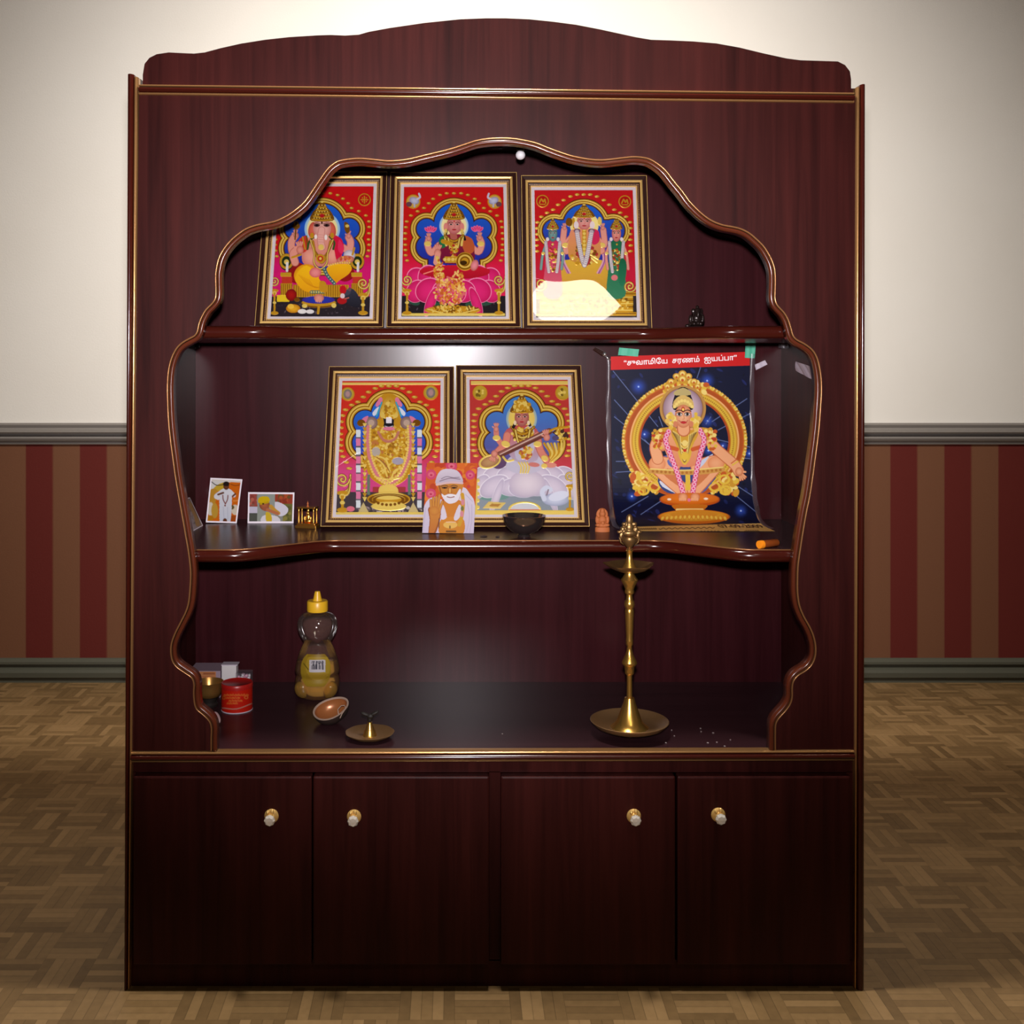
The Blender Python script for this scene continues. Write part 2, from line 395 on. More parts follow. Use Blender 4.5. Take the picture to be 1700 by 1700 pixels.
# ---------------------------------------------------------------- lights
def spot(name, loc, aim, power, size, blend, radius, color=(1, 1, 1)):
    l = bpy.data.lights.new(name, 'SPOT'); l.energy = power; l.spot_size = math.radians(size); l.spot_blend = blend
    l.shadow_soft_size = radius; l.color = color
    o = bpy.data.objects.new(name, l); COL.objects.link(o); o.location = loc
    o.rotation_euler = (Vector(aim) - Vector(loc)).to_track_quat('-Z', 'Y').to_euler(); return o
FLASH_AIM = W(790, 440, 0)
spot('camera_flash', (0.0, -D + 0.02, H + 0.095), FLASH_AIM, FLASH_P, 68, 1.0, 0.022, (1.0, 0.955, 0.985))
spot('wall_fill_spot', (0.1, -0.04, 2.69), (0.1, WALL_Y, 0.56), WALL_FILL_P, 138, 1.0, 0.12, (1.0, 0.965, 0.90))  # added fill that brightens the wall, no known fixture
for k, sx in enumerate((-1.25, 1.45)):
    spot('floor_fill_spot', (sx, 0.04, 2.72), (sx * 0.97, -0.12, 0.0), FLOOR_FILL_P, 92, 1.0, 0.06, (1.0, 0.93, 0.80))  # added pair of fills to brighten the floor beside the cabinet
al = bpy.data.lights.new('ceiling_lamp', 'AREA'); al.shape = 'ELLIPSE'; al.size = 0.46; al.size_y = 0.66; al.energy = LAMP_P; al.color = (1.0, 0.92, 0.72)
ao = bpy.data.objects.new('ceiling_lamp', al); COL.objects.link(ao); ao.location = LAMP_LOC
wd = bpy.data.worlds.new('world'); SC.world = wd; wd.use_nodes = True
wd.node_tree.nodes['Background'].inputs[0].default_value = (0.8, 0.85, 1.0, 1)
wd.node_tree.nodes['Background'].inputs[1].default_value = 0.05
# ---------------------------------------------------------------- the cabinet
DEPTH = 0.44
cab = thing('display_cabinet', 'tall dark mahogany display cabinet with a scalloped arched opening, open shelves and four doors', 'cabinet', (0, 0, 0))
PT = 0.018   # panel thickness
# crown board
crown = [(237, 146), (237, 124), (240, 106), (248, 96), (260, 90), (280, 87), (300, 88), (322, 89), (340, 87), (366, 80), (400, 72.4), (440, 66), (480, 61.6), (528, 58.6), (549, 58), (573, 59),
         (596, 57.5), (611.5, 53), (646, 46.6), (705, 38), (763, 32), (806, 30.3), (840, 30.3), (879, 32), (918, 36), (956, 41), (995, 48.5), (1034, 57), (1057, 62), (1081, 66), (1112, 67),
         (1150, 68.7), (1189, 72), (1228, 79), (1267, 88.5), (1306, 97), (1329, 100), (1360, 101), (1391, 102), (1403, 108), (1411, 118.5), (1413, 132), (1413, 160)]
bm = bmesh.new(); prism(bm, [W(x, y, 0.0) for x, y in crown], 0.020); put_bm('crown_board', bm, 'wood', cab)

# opening outline, clockwise from bottom left
OPL = [(349.6, 1246), (349.6, 1225), (350, 1210), (348, 1200), (342, 1192), (334, 1185), (326, 1178), (322, 1168), (320.5, 1150), (321, 1136), (318, 1126), (310, 1120), (298, 1112), (290, 1105), (284.5, 1095), (282.5, 1080),
       (284, 1066), (290, 1050), (298, 1034), (307, 1016), (312, 1000), (314.5, 976), (315.5, 952), (314, 932), (311, 910), (307, 888), (305, 876), (300, 848), (295, 820), (290, 790), (286, 760), (282, 730),
       (279, 700), (277.5, 670), (277, 640), (279, 614), (284, 594), (292, 578), (302, 568), (314, 561), (323, 556), (327, 549), (328.5, 541), (332, 530), (340, 515), (350, 504.5), (355.5, 497.5), (357.5, 488), (357, 460),
       (358, 448), (362, 430), (370, 414), (382, 399), (396, 387), (410, 378), (428, 372), (446, 368.7), (460, 365), (478, 356), (494, 344.5), (506, 333), (518, 316), (530, 298), (544, 279), (558, 268), (570, 264.5),
       (585, 262.5), (600, 262), (622, 264), (646, 266), (675, 263.5), (705, 256.5), (743, 247.5), (770, 239), (790, 232.5), (811, 229.3), (831, 228.3)]
OPR = [(851.5, 229), (872, 232), (892, 237), (912, 245), (933, 252.6), (953, 258.7), (980, 263.5), (1003, 264.5), (1030, 261.5), (1050, 259.4), (1064, 260), (1078, 263), (1092, 271), (1106, 283), (1120, 301), (1134, 318), (1144, 332),
       (1156, 345), (1170, 357.5), (1184, 366.5), (1200, 372.5), (1216, 375.5), (1230, 379), (1244, 386), (1256, 396), (1268, 408), (1276, 420), (1283, 434), (1287, 448), (1288, 464), (1287.6, 482), (1287.5, 496), (1291, 506),
       (1302, 518), (1309, 530), (1314, 545), (1317, 556), (1323, 563), (1336, 570), (1348, 579), (1356, 591), (1361, 608), (1364, 630), (1364.4, 652), (1363, 676), (1361, 704), (1358, 732), (1354, 762), (1350, 792),
       (1345, 824), (1340, 848), (1335, 876), (1330, 908), (1326, 936), (1325, 956), (1325, 982), (1328, 1004), (1335, 1022), (1344, 1038), (1351, 1054), (1355, 1072), (1354, 1090), (1348, 1104), (1338, 1114),
       (1325, 1122), (1318, 1131), (1316, 1142), (1316, 1156), (1313, 1168), (1305, 1180), (1294, 1192), (1289, 1201), (1288, 1212), (1288, 1246)]
op = resample(catmull(OPL + OPR, 4), 4.0)
outer = [(1419, 1246), (1420, 160), (231, 150), (219, 1246)]
poly = [W(x, y, 0) for x, y in [(p[0], p[1]) for p in op]] + [W(x, y, 0) for x, y in outer]
bm = bmesh.new(); prism(bm, poly, PT); put_bm('front_panel', bm, 'wood', cab)
# moulded edge that runs round the opening: round brown nosing and a tan bead outside standing in for its flash highlight
pw = [W(p[0], p[1], 0) for p in op]
nrm = plane_normals(pw, (0, 2))    # left of travel going up the left side = away from the opening
bn = Vector((0, -1, 0))
arc = [(-0.0080 + 0.0040 * math.cos(a), 0.0 + 0.0050 * math.sin(a)) for a in np.linspace(math.pi, 0.0, 8)]
profE = [(-0.0120, -0.0185)] + arc + [(-0.0040, -0.0185)]
sweep('edge_moulding', pw, nrm, bn, profE, [0], ['edge2'], cab)
arc2 = [(-0.0016 + 0.0017 * math.cos(a), 0.0012 + 0.0026 * math.sin(a)) for a in np.linspace(math.pi, 0.0, 7)]
sweep('glint_bead', pw, nrm, bn, [(-0.0033, -0.003)] + arc2 + [(0.0001, -0.003)], [0], ['edge_glint'], cab)

# side panels (their front edges carry the posts)
def post(name, top, bot):
    """top/bottom: photo x of outer edge, gold strip (two edges), and photo y"""
    o = thing(name, '', '', (0, 0, 0)); del o['label']; del o['category']; o.parent = cab
    (to, tg0, tg1, ty), (bo, bg0, bg1, by) = top, bot
    def ring(xo, g0, py):
        a, b = W(xo, py, 0), W(g0, py, 0); c = (a + b) / 2; r = abs(b.x - a.x) / 2; s = 1 if b.x > a.x else -1
        pts = [Vector((a.x, 0.02, a.z))] + [Vector((c.x - s * r * math.cos(t), -0.011 * math.sin(t), c.z)) for t in np.linspace(0.0, math.pi, 10)] + [Vector((b.x, 0.02, b.z))]
        return pts
    bm = bmesh.new(); n = 14; rings = []
    for k in range(n + 1):
        t = k / n; py = ty + (by - ty) * t
        rings.append([bm.verts.new(p) for p in ring(to + (bo - to) * t, tg0 + (bg0 - tg0) * t, py)])
    m = len(rings[0])
    for i in range(n):
        for k in range(m): bm.faces.new((rings[i][k], rings[i][(k + 1) % m], rings[i + 1][(k + 1) % m], rings[i + 1][k]))
    bm.faces.new(rings[0]); bm.faces.new(rings[-1][::-1])
    brown = put_bm('side_post', bm, 'edge', cab, smooth=True, angle=50)
    bm = bmesh.new(); rings = []
    for k in range(n + 1):
        t = k / n; py = ty + 4 + (by - ty - 4) * t
        a, b = W(tg0 + (bg0 - tg0) * t, py, 0), W(tg1 + (bg1 - tg1) * t, py, 0); c = (a + b) / 2; r = abs(b.x - a.x) / 2; s = 1 if b.x > a.x else -1
        rings.append([bm.verts.new(p) for p in [Vector((a.x, 0.012, a.z))] + [Vector((c.x - s * r * math.cos(q), -0.003 - 0.004 * math.sin(q), c.z)) for q in np.linspace(0, math.pi, 8)] + [Vector((b.x, 0.012, b.z))]])
    m = len(rings[0])
    for i in range(n):
        for k in range(m): bm.faces.new((rings[i][k], rings[i][(k + 1) % m], rings[i + 1][(k + 1) % m], rings[i + 1][k]))
    bm.faces.new(rings[0]); bm.faces.new(rings[-1][::-1])
    put_bm('gold_or_glint_strip', bm, 'goldline', brown, smooth=True, angle=50)
    bpy.data.objects.remove(o)
post('side_post', (213, 224, 230, 125), (207.5, 213.5, 216.5, 1639))
post('side_post', (1434.5, 1426, 1420, 142), (1433, 1419.5, 1416.5, 1639))
XL, XR = XX(230, 0), XX(1416, 0)
bm = bmesh.new(); box(bm, XX(211, 0), XL, 0.012, DEPTH + 0.012, 0.0, ZZ(128, 0)); put_bm('side_panel', bm, 'wood', cab)
bm = bmesh.new(); box(bm, XR, XX(1433, 0), 0.012, DEPTH + 0.012, 0.0, ZZ(144, 0)); put_bm('side_panel', bm, 'wood', cab)
bm = bmesh.new(); box(bm, XL, XR, DEPTH, DEPTH + 0.012, 0.0, ZZ(160, 0)); put_bm('back_panel', bm, 'wood_in', cab)
bm = bmesh.new(); box(bm, XL, XR, 0.018, DEPTH, ZZ(166, 0), ZZ(150, 0)); put_bm('top_panel', bm, 'wood_in', cab)

# straight mouldings above and below the open part
def moulding(name, p0, p1, q0, q1, gold_top, gold_bot, out=0.010):
    """p0,p1 = top edge (left,right) px; q0,q1 = bottom edge px"""
    def prof(a, b):
        h = abs(W(0, b, 0).z - W(0, a, 0).z); return h
    hL, hR = prof(p0[1], q0[1]), prof(p1[1], q1[1])
    h = (hL + hR) / 2; r = h / 2
    a, b = W((p0[0] + q0[0]) / 2, (p0[1] + q0[1]) / 2, 0), W((p1[0] + q1[0]) / 2, (p1[1] + q1[1]) / 2, 0)
    up = (b - a).normalized().cross(Vector((0, 1, 0))); up = -up if up.z < 0 else up
    g1, g2 = gold_top * S, gold_bot * S
    arc = [(r - g1 - (h - g1 - g2) * (1 - math.cos(t)) / 2, out * math.sin(t) * 0.9) for t in np.linspace(0, math.pi, 10)]
    o = sweep(name, [a, b], [up, up], Vector((0, -1, 0)), [(r - g1, -0.012)] + arc + [(-r + g2, -0.012)], [0], ['edge'], cab, angle=50)
    n = 0
    for g, c in ((g1, r - g1 / 2), (g2, -r + g2 / 2)):
        if g <= 0: continue
        ar = [(c + g / 2 * math.cos(t), 0.004 + 0.0035 * math.sin(t)) for t in np.linspace(0, math.pi, 7)]
        sweep('gold_or_glint_strip', [a, b], [up, up], Vector((0, -1, 0)), [(c + g / 2, -0.012)] + ar + [(c - g / 2, -0.012)], [0], ['goldline'], o, angle=50)
moulding('top_moulding', (232, 141), (1416, 155.5), (232, 158.5), (1416, 171.5), 3.0, 4.0)
moulding('deck_moulding', (219, 1247), (1416, 1244.5), (219, 1264), (1416, 1260.5), 4.0, 2.2, 0.012)
DECK_Z = ZZ(1247, 0)
bm = bmesh.new(); box(bm, XL, XR, 0.002, DEPTH, DECK_Z - 0.018, DECK_Z); put_bm('deck_board', bm, 'board', cab)

def fillet(P, rad, n=7):
    out = [P[0]]
    for i in range(1, len(P) - 1):
        p = Vector(P[i]); u = (Vector(P[i - 1]) - p); w = (Vector(P[i + 1]) - p)
        t = min(rad, u.length * 0.45, w.length * 0.45); A = p + u.normalized() * t; B = p + w.normalized() * t
        for k in range(n + 1):
            q = k / n; v = A * (1 - q) ** 2 + p * 2 * q * (1 - q) + B * q * q
            out.append((v.x, v.y))
    out.append(P[-1]); return out
# shelves with a recessed centre and a full-round nosing
def shelf(name, zpx, xs, nose_h, strip=False):
    """zpx: photo y of the top edge where the shelf meets the front; xs: photo x of flat end, start and end of recess"""
    yf, yr = 0.028, 0.138
    z1 = ZZ(zpx, yf); z0 = z1 - nose_h
    a, b, c, d = xs
    line = fillet([(XL, yf), (XX(a, yf), yf), (XX(b, yr), yr), (XX(c, yr), yr), (XX(d, yf), yf), (XR, yf)], 0.034)
    bm = bmesh.new(); slab(bm, line + [(XR, DEPTH), (XL, DEPTH)], z0, z1)
    o = put_bm('shelf', bm, 'board', cab)
    path = [Vector((p[0], p[1], (z0 + z1) / 2)) for p in line]
    n = [-v for v in plane_normals(path, (0, 1))]
    r = nose_h / 2
    pr = [(0.012 * math.sin(t) - 0.001, r * math.cos(t)) for t in np.linspace(0, math.pi, 12)]
    sweep('edge_moulding', path, n, Vector((0, 0, 1)), [(-0.004, r + 0.0004)] + pr + [(-0.004, -r - 0.0004)], [0], ['edge'], o, angle=60)
    if strip:
        g = [(0.0005 + 0.0030 * math.cos(t), r + 0.0002 + 0.0012 * math.sin(t)) for t in np.linspace(0, 2 * math.pi, 10, endpoint=False)]
        sweep('gold_or_glint_strip', path, n, Vector((0, 0, 1)), g, [0], ['edge_glint'], o)  # added strip imitating lamp reflections along the top of the nosing
    return z1
MID_Z = shelf('shelf', 913, (402, 536, 1100, 1236), 0.0225, True)
UP_Z = shelf('shelf', 541, (436, 562, 1084, 1204), 0.0235)

# pegs under the upper shelf
for x, m, s in ((XL, 'black', 1), (XR, 'film', -1)):
    bm = bmesh.new(); zz = UP_Z - 0.0235; box(bm, min(x, x + s * .012), max(x, x + s * .012), .382, .398, zz - .012, zz, .001); tube(bm, [(x, .39, zz - .007), (x + s * .020, .39, zz - .007)], .004, 10)
    put_bm('shelf_peg', bm, m, cab)
# lower cupboards
FY = 0.006
bm = bmesh.new()
for x0, x1, y0, y1 in ((217, 1417, 1258, 1284), (812, 831, 1283, 1598), (217, 1417, 1596, 1639.5), (214, 224, 1283, 1598), (1407, 1418, 1283, 1598)):
    p, q = W(x0, y0, 0), W(x1, y1, 0)
    box(bm, p.x, q.x, FY, FY + 0.02, q.z if y1 < 1639 else 0.0, p.z)
put_bm('lower_frame', bm, 'wood', cab)
for (x0, x1, kx, ky, mir) in ((224, 519, 451, 1354, 1), (521, 812, 588, 1355, 1), (831, 1119, 1052, 1354, 1), (1122.5, 1408, 1192, 1352, 1)):
    p, q = W(x0, 1285, 0), W(x1, 1596, 0)
    bm = bmesh.new(); box(bm, p.x, q.x, -0.012, FY + 0.004, q.z, p.z, 0.0035)
    d = put_bm('door', bm, 'wood', cab)
    k = W(kx, ky, -0.012)
    bm = bmesh.new()
    # gilt rose, turned stem and faceted crystal, all one knob; built along +z then laid along -y
    lathe(bm, [(0, 0), (0.0125, 0), (0.0130, 0.002), (0.0105, 0.0045), (0.006, 0.0055), (0.0042, 0.009), (0.0055, 0.0115), (0.0082, 0.0135), (0.0082, 0.016), (0, 0.016)], 24, mi=0)
    lathe(bm, [(0, 0.0155), (0.0060, 0.0160), (0.0098, 0.0205), (0.0100, 0.0235), (0.0070, 0.0280), (0.0, 0.0290)], 8, mi=1)
    # little gilt leaf above the crystal
    ellipsoid(bm, (0.0025, 0.0105, 0.010), (0.0032, 0.0055, 0.0032), mi=0); ellipsoid(bm, (-0.0055, 0.0085, 0.009), (0.0028, 0.0040, 0.0028), mi=0)
    bmesh.ops.transform(bm, matrix=Matrix.Rotation(math.radians(90), 4, 'X'), verts=bm.verts)
    put_bm('knob', bm, ['gold', 'crystal'], d, loc=k)
# puck lamp under the cabinet roof
zt = ZZ(166, 0)
bl = thing('cabinet_bulb', 'small round white bulb in a dark holder under the cabinet roof at the arch crest', 'light bulb', (XX(864, 0.16), 0.16, zt))
bm = bmesh.new(); lathe(bm, [(0, 0), (0.011, 0), (0.011, -0.004), (0.0075, -0.006), (0.0075, ZZ(250, 0.16) - zt), (0, ZZ(250, 0.16) - zt)], 20); put_bm('bulb_holder', bm, 'black', bl, smooth=True, angle=40)
bm = bmesh.new(); zc = ZZ(257.5, 0.16) - zt; ellipsoid(bm, (0, 0, zc), (0.0095, 0.0095, 0.0092), seg=20, rings=12); put_bm('bulb', bm, 'white', bl, smooth=True)
# ---------------------------------------------------------------- printed artwork painter
def lin3(c): return np.array(lin(c)[:3])
GOLD, DGOLD, HGOLD = (222, 168, 44), (140, 90, 22), (255, 226, 118)
SKIN, SKIN2 = (232, 160, 140), (188, 104, 88)
class Art:
    """paints flat artwork onto the points of a sheet; X, Y are artwork coordinates"""
    def __init__(s, X, Y, base):
        s.X, s.Y = X, Y; s.c = np.empty(X.shape + (3,)); s.c[:] = lin3(base); s.g = np.zeros(X.shape); s.h = np.zeros(X.shape); s.aa = 3.0
        s.rng = np.random.RandomState(3)
        s.y0, s.y1 = Y.min(1), Y.max(1); s.x0, s.x1 = X.min(0), X.max(0)
    def sub(s, xa, ya, xb, yb):
        r = np.nonzero((s.y1 >= ya) & (s.y0 <= yb))[0]; k = np.nonzero((s.x1 >= xa) & (s.x0 <= xb))[0]
        if len(r) == 0 or len(k) == 0: return None
        return (slice(r[0], r[-1] + 1), slice(k[0], k[-1] + 1))
    def put(s, m, col, g=0.0, h=None, col2=None, t=None, sl=(slice(None), slice(None))):
        m = np.clip(m, 0, 1); c = lin3(col)
        if col2 is not None: c = c + (lin3(col2) - c) * np.clip(t, 0, 1)[..., None]
        s.c[sl] += (c - s.c[sl]) * m[..., None]; s.g[sl] += (g - s.g[sl]) * m
        s.h[sl] += ((g if h is None else h) - s.h[sl]) * m
    def ell(s, cx, cy, rx, ry=None, col=GOLD, rot=0, g=0, c2=None, h=None, ring=None):
        ry = rx if ry is None else ry; a = math.radians(rot)
        e = max(rx, ry) + 4 + (ring or 0); sl = s.sub(cx - e, cy - e, cx + e, cy + e)
        if sl is None: return
        x = s.X[sl] - cx; y = s.Y[sl] - cy
        u = (x * math.cos(a) + y * math.sin(a)) / rx; v = (-x * math.sin(a) + y * math.cos(a)) / ry
        d = np.sqrt(u * u + v * v); r = min(rx, ry)
        if ring: m = (ring / 2 - np.abs(d - 1) * r) / s.aa + 0.5
        else: m = (1 - d) * r / s.aa + 0.5
        s.put(m, col, g, h, c2, d * d if c2 is not None else None, sl)
    def poly(s, P, col, g=0, sm=True, c2=None, h=None):
        if sm and len(P) > 2:
            Q = [np.array(p, float) for p in P]; n = len(Q); out = []
            for i in range(n):
                a, b, c, d = Q[i - 1], Q[i], Q[(i + 1) % n], Q[(i + 2) % n]
                for k in range(4):
                    t = k / 4; out.append(0.5 * (2 * b + (c - a) * t + (2 * a - 5 * b + 4 * c - d) * t * t + (-a + 3 * b - 3 * c + d) * t ** 3))
            P = out
        P = np.array(P, float); x0, y0 = P.min(0) - 2; x1, y1 = P.max(0) + 2
        sl = s.sub(x0, y0, x1, y1)
        if sl is None: return
        X = s.X[sl]; Y = s.Y[sl]; I = np.zeros(X.shape, bool)
        for i in range(len(P)):
            (xa, ya), (xb, yb) = P[i - 1], P[i]
            if ya == yb: continue
            I ^= ((ya > Y) != (yb > Y)) & (X < (xb - xa) * (Y - ya) / (yb - ya) + xa)
        t = np.clip((Y - y0) / max(1, y1 - y0), 0, 1) if c2 is not None else None
        s.put(I.astype(float), col, g, h, c2, t, sl)
    def line(s, P, w, col, g=0, sm=True, h=None, dash=None):
        if sm and len(P) > 2: P = catmull(P, 4)
        P = np.array(P, float); x0, y0 = P.min(0) - w - 4; x1, y1 = P.max(0) + w + 4
        sl = s.sub(x0, y0, x1, y1)
        if sl is None: return
        X = s.X[sl]; Y = s.Y[sl]; best = np.full(X.shape, 1e9); L = 0.0; al = np.zeros(X.shape)
        for i in range(len(P) - 1):
            a, b = P[i], P[i + 1]; ab = b - a; l2 = float(ab @ ab) or 1
            t = np.clip(((X - a[0]) * ab[0] + (Y - a[1]) * ab[1]) / l2, 0, 1)
            d = np.hypot(X - a[0] - t * ab[0], Y - a[1] - t * ab[1])
            if dash is not None:
                k = d < best; al[k] = (L + t * math.sqrt(l2))[k]
            best = np.minimum(best, d); L += math.sqrt(l2)
        m = (w / 2 - best) / s.aa + 0.5
        if dash is not None: m = np.clip(m, 0, 1) * ((al / dash) % 1.0 < 0.62)
        s.put(m, col, g, h, sl=sl)
    def rect(s, x0, y0, x1, y1, col, g=0, c2=None, h=None): s.poly([(x0, y0), (x1, y0), (x1, y1), (x0, y1)], col, g, False, c2, h)
    def dots(s, pts, rx, ry, col, g=0, rot=0):
        for x, y in pts: s.ell(x, y, rx, ry, col, rot, g)
    def beads(s, P, r, col, g=1, step=None, ry=None):
        for p in resample(catmull(P, 4) if len(P) > 2 else P, step or r * 2.1): s.ell(p[0], p[1], r, ry or r, col, 0, g)
    def scatter(s, n, cx, cy, rx, ry, r0, r1, cols, g=0, flat=1.0):
        for i in range(n):
            a = s.rng.rand() * 6.283; q = math.sqrt(s.rng.rand()); r = r0 + (r1 - r0) * s.rng.rand()
            s.ell(cx + q * rx * math.cos(a), cy + q * ry * math.sin(a), r, r * flat, cols[i % len(cols)], s.rng.rand() * 180, g)
    def spiral(s, cx, cy, r, turns, w, col=GOLD, flip=1, start=0):
        n = int(18 * turns); P = [(cx + flip * r * (1 - k / n * 0.9) * math.cos(start + k / n * turns * 6.283), cy + r * (1 - k / n * 0.9) * math.sin(start + k / n * turns * 6.283)) for k in range(n + 1)]
        s.line(P, w, DGOLD, 1, False); s.line(P, w * 0.55, HGOLD, 1, False)
    def ink(s, k=0.63): return np.concatenate([s.c * k, s.g[..., None]], -1)
def mirror(P, cx): return [(2 * cx - x, y) for x, y in P]

def face(a, cx, cy, w, h, col=SKIN, c2=SKIN2, beard=None):
    a.ell(cx, cy, w, h, col, c2=c2)
    for sx in (-1, 1):
        a.ell(cx + sx * w * 0.42, cy - h * 0.08, w * 0.27, h * 0.085, (150, 100, 90)); a.ell(cx + sx * w * 0.42, cy - h * 0.08, w * 0.22, h * 0.065, (235, 222, 214)); a.ell(cx + sx * w * 0.42, cy - h * 0.08, w * 0.14, h * 0.08, (30, 15, 15))
        a.line([(cx + sx * w * 0.15, cy - h * 0.24), (cx + sx * w * 0.45, cy - h * 0.33), (cx + sx * w * 0.72, cy - h * 0.22)], h * 0.07, (60, 25, 22))
    a.line([(cx + w * 0.05, cy - h * 0.1), (cx + w * 0.10, cy + h * 0.22), (cx - w * 0.08, cy + h * 0.26)], h * 0.05, c2)
    a.ell(cx, cy + h * 0.50, w * 0.30, h * 0.09, (176, 40, 52))
    a.ell(cx, cy - h * 0.42, w * 0.10, h * 0.09, (200, 20, 30))
def hand(a, x, y, r, ang, col=SKIN, c2=SKIN2, n=4):
    """small open hand: palm, four fingers and a thumb; ang = pointing direction (deg, 90 = up)"""
    d = math.radians(ang)
    for k in range(n):
        q = d + (k - (n - 1) / 2) * 0.26
        a.line([(x, y), (x + math.cos(q) * r * (1.75 + 0.15 * (k in (1, 2))), y - math.sin(q) * r * 1.8)], r * 0.42, c2, 0, False)
        a.line([(x, y), (x + math.cos(q) * r * (1.70 + 0.15 * (k in (1, 2))), y - math.sin(q) * r * 1.75)], r * 0.30, col, 0, False)
    q = d + 1.0; a.line([(x, y), (x + math.cos(q) * r * 1.3, y - math.sin(q) * r * 1.3)], r * 0.4, col, 0, False)
    a.ell(x, y, r * 0.8, r * 0.9, col, c2=c2)
def lotus_small(a, x, y, r):
    for k in (-2, -1, 0, 1, 2): a.ell(x + k * r * 0.38, y - (2 - abs(k)) * r * 0.12, r * 0.3, r * 0.62, (226, 40, 110), k * 22, c2=(250, 130, 170))
def garland(a, P, w, c=(238, 232, 226), seg=None):
    a.line(P, w * 1.25, (140, 120, 130)); a.line(P, w, c, dash=None); a.line(P, w, (190, 178, 186), dash=w * 0.5)
def lamp_stand(a, x, y0, y1, r, flip=1):
    """gold scroll lamp"""
    ym = y0 + r * 2
    for k in range(3):
        a.line([(x + flip * r * 0.9, y0 + r * (0.5 + 0.35 * k)), (x + flip * r * 0.7, ym + r * 0.25 * k), (x, ym + r * 0.45 + r * 0.2 * k)], r * 0.26, DGOLD, 1)
        a.line([(x + flip * r * 0.9, y0 + r * (0.5 + 0.35 * k)), (x + flip * r * 0.7, ym + r * 0.25 * k), (x, ym + r * 0.45 + r * 0.2 * k)], r * 0.15, HGOLD, 1)
    a.spiral(x, y0 + r, r * 0.8, 1.7, r * 0.28, GOLD, flip)
    a.ell(x, ym + r * 0.5, r * 0.62, r * 0.26, GOLD, 0, 1); a.ell(x, ym + r * 0.9, r * 0.34, r * 0.3, HGOLD, 0, 1)
    a.rect(x - r * 0.16, ym + r * 0.8, x + r * 0.16, y1 - r * 0.3, GOLD, 1); a.ell(x, (ym + y1) / 2 + r * 0.3, r * 0.28, r * 0.2, HGOLD, 0, 1)
    a.ell(x, y1 - r * 0.15, r * 0.62, r * 0.28, GOLD, 0, 1)

def tanjore(a, cx, cir, red, low, ylow, blue=((28, 104, 214), (40, 48, 160)), body=None, band=62, dark=12):
    """red ground, many-foiled gold arch with blue inside, raised drops round it"""
    t = np.clip((a.Y - (ylow - 130)) / 200, 0, 1)
    a.put(np.ones(a.X.shape), red, 0, None, low, t)
    d = np.full(a.X.shape, 1e9)
    for (x, y, r) in cir:
        for xx in {x, 2 * cx - x}: d = np.minimum(d, np.hypot(a.X - xx, a.Y - y) - r)
    if body:
        x0, y0, x1, y1 = body; d = np.minimum(d, np.maximum(np.maximum(x0 - a.X, a.X - x1), np.maximum(y0 - a.Y, a.Y - y1)))
    def band_(lo, hi, col, g=1, h=None): a.put(np.clip(np.minimum(d - lo, hi - d) / a.aa + 0.5, 0, 1), col, g, h)
    band_(-2, band + 8, (70, 30, 20), 0); band_(dark, band, GOLD, 1, 0.5)
    band_(dark + (band - dark) * 0.18, dark + (band - dark) * 0.36, HGOLD, 1, 1.0); band_(dark + (band - dark) * 0.42, dark + (band - dark) * 0.54, DGOLD, 1, 0.2)
    band_(dark + (band - dark) * 0.62, dark + (band - dark) * 0.82, HGOLD, 1, 1.0)
    ymin = min(y - r for x, y, r in cir); ymax = max(y + r for x, y, r in cir)
    a.put(np.clip((0 - d) / a.aa + 0.5, 0, 1), blue[0], 0, 0, blue[1], (a.Y - ymin) / (ymax - ymin))
def drops(a, P, cx, rx=22, ry=11, extra=True):
    for x, y in P:
        for xx in {x, 2 * cx - x}:
            a.ell(xx, y + 3, rx, ry * 1.05, (120, 30, 14), 0, 0); a.ell(xx, y, rx, ry, GOLD, 0, 1); a.ell(xx - rx * 0.2, y - ry * 0.2, rx * 0.5, ry * 0.5, HGOLD, 0, 1)
def medal(a, x, y, r, fill, inner):
    a.ell(x, y, r, r, GOLD, 0, 1); a.ell(x, y, r * 0.84, r * 0.84, fill, 0, 0.6); inner(x, y, r)
def crown(a, cx, top, base, w, n=5):
    """tall tiered crown"""
    h = base - top
    a.poly([(cx - w, base), (cx - w * 0.95, base - h * 0.35), (cx - w * 0.55, base - h * 0.62), (cx - w * 0.22, top + h * 0.12), (cx, top), (cx + w * 0.22, top + h * 0.12), (cx + w * 0.55, base - h * 0.62), (cx + w * 0.95, base - h * 0.35), (cx + w, base)], DGOLD, 1)
    for k in range(n):
        y = base - h * (0.06 + 0.8 * k / n); ww = w * (0.92 - 0.72 * k / n)
        a.line([(cx - ww, y), (cx, y + h * 0.05), (cx + ww, y)], h * 0.07, GOLD, 1); a.beads([(cx - ww * 0.8, y - h * 0.07), (cx + ww * 0.8, y - h * 0.07)], h * 0.035, HGOLD, 1, h * 0.12)
    a.ell(cx, base - h * 0.25, w * 0.22, h * 0.1, (190, 30, 40), 0, 0.3); a.ell(cx, top + h * 0.06, w * 0.16, h * 0.06, HGOLD, 0, 1)
def jewels(a, cx, y0, w, n, dy, drop):
    for k in range(n):
        ww = w * (1 - 0.12 * k)
        P = [(cx - ww, y0 + k * dy * 0.3), (cx - ww * 0.62, y0 + drop * 0.6 + k * dy), (cx, y0 + drop + k * dy), (cx + ww * 0.62, y0 + drop * 0.6 + k * dy), (cx + ww, y0 + k * dy * 0.3)]
        a.line(P, dy * 0.8, DGOLD, 1); a.line(P, dy * 0.42, HGOLD if k % 2 else GOLD, 1)

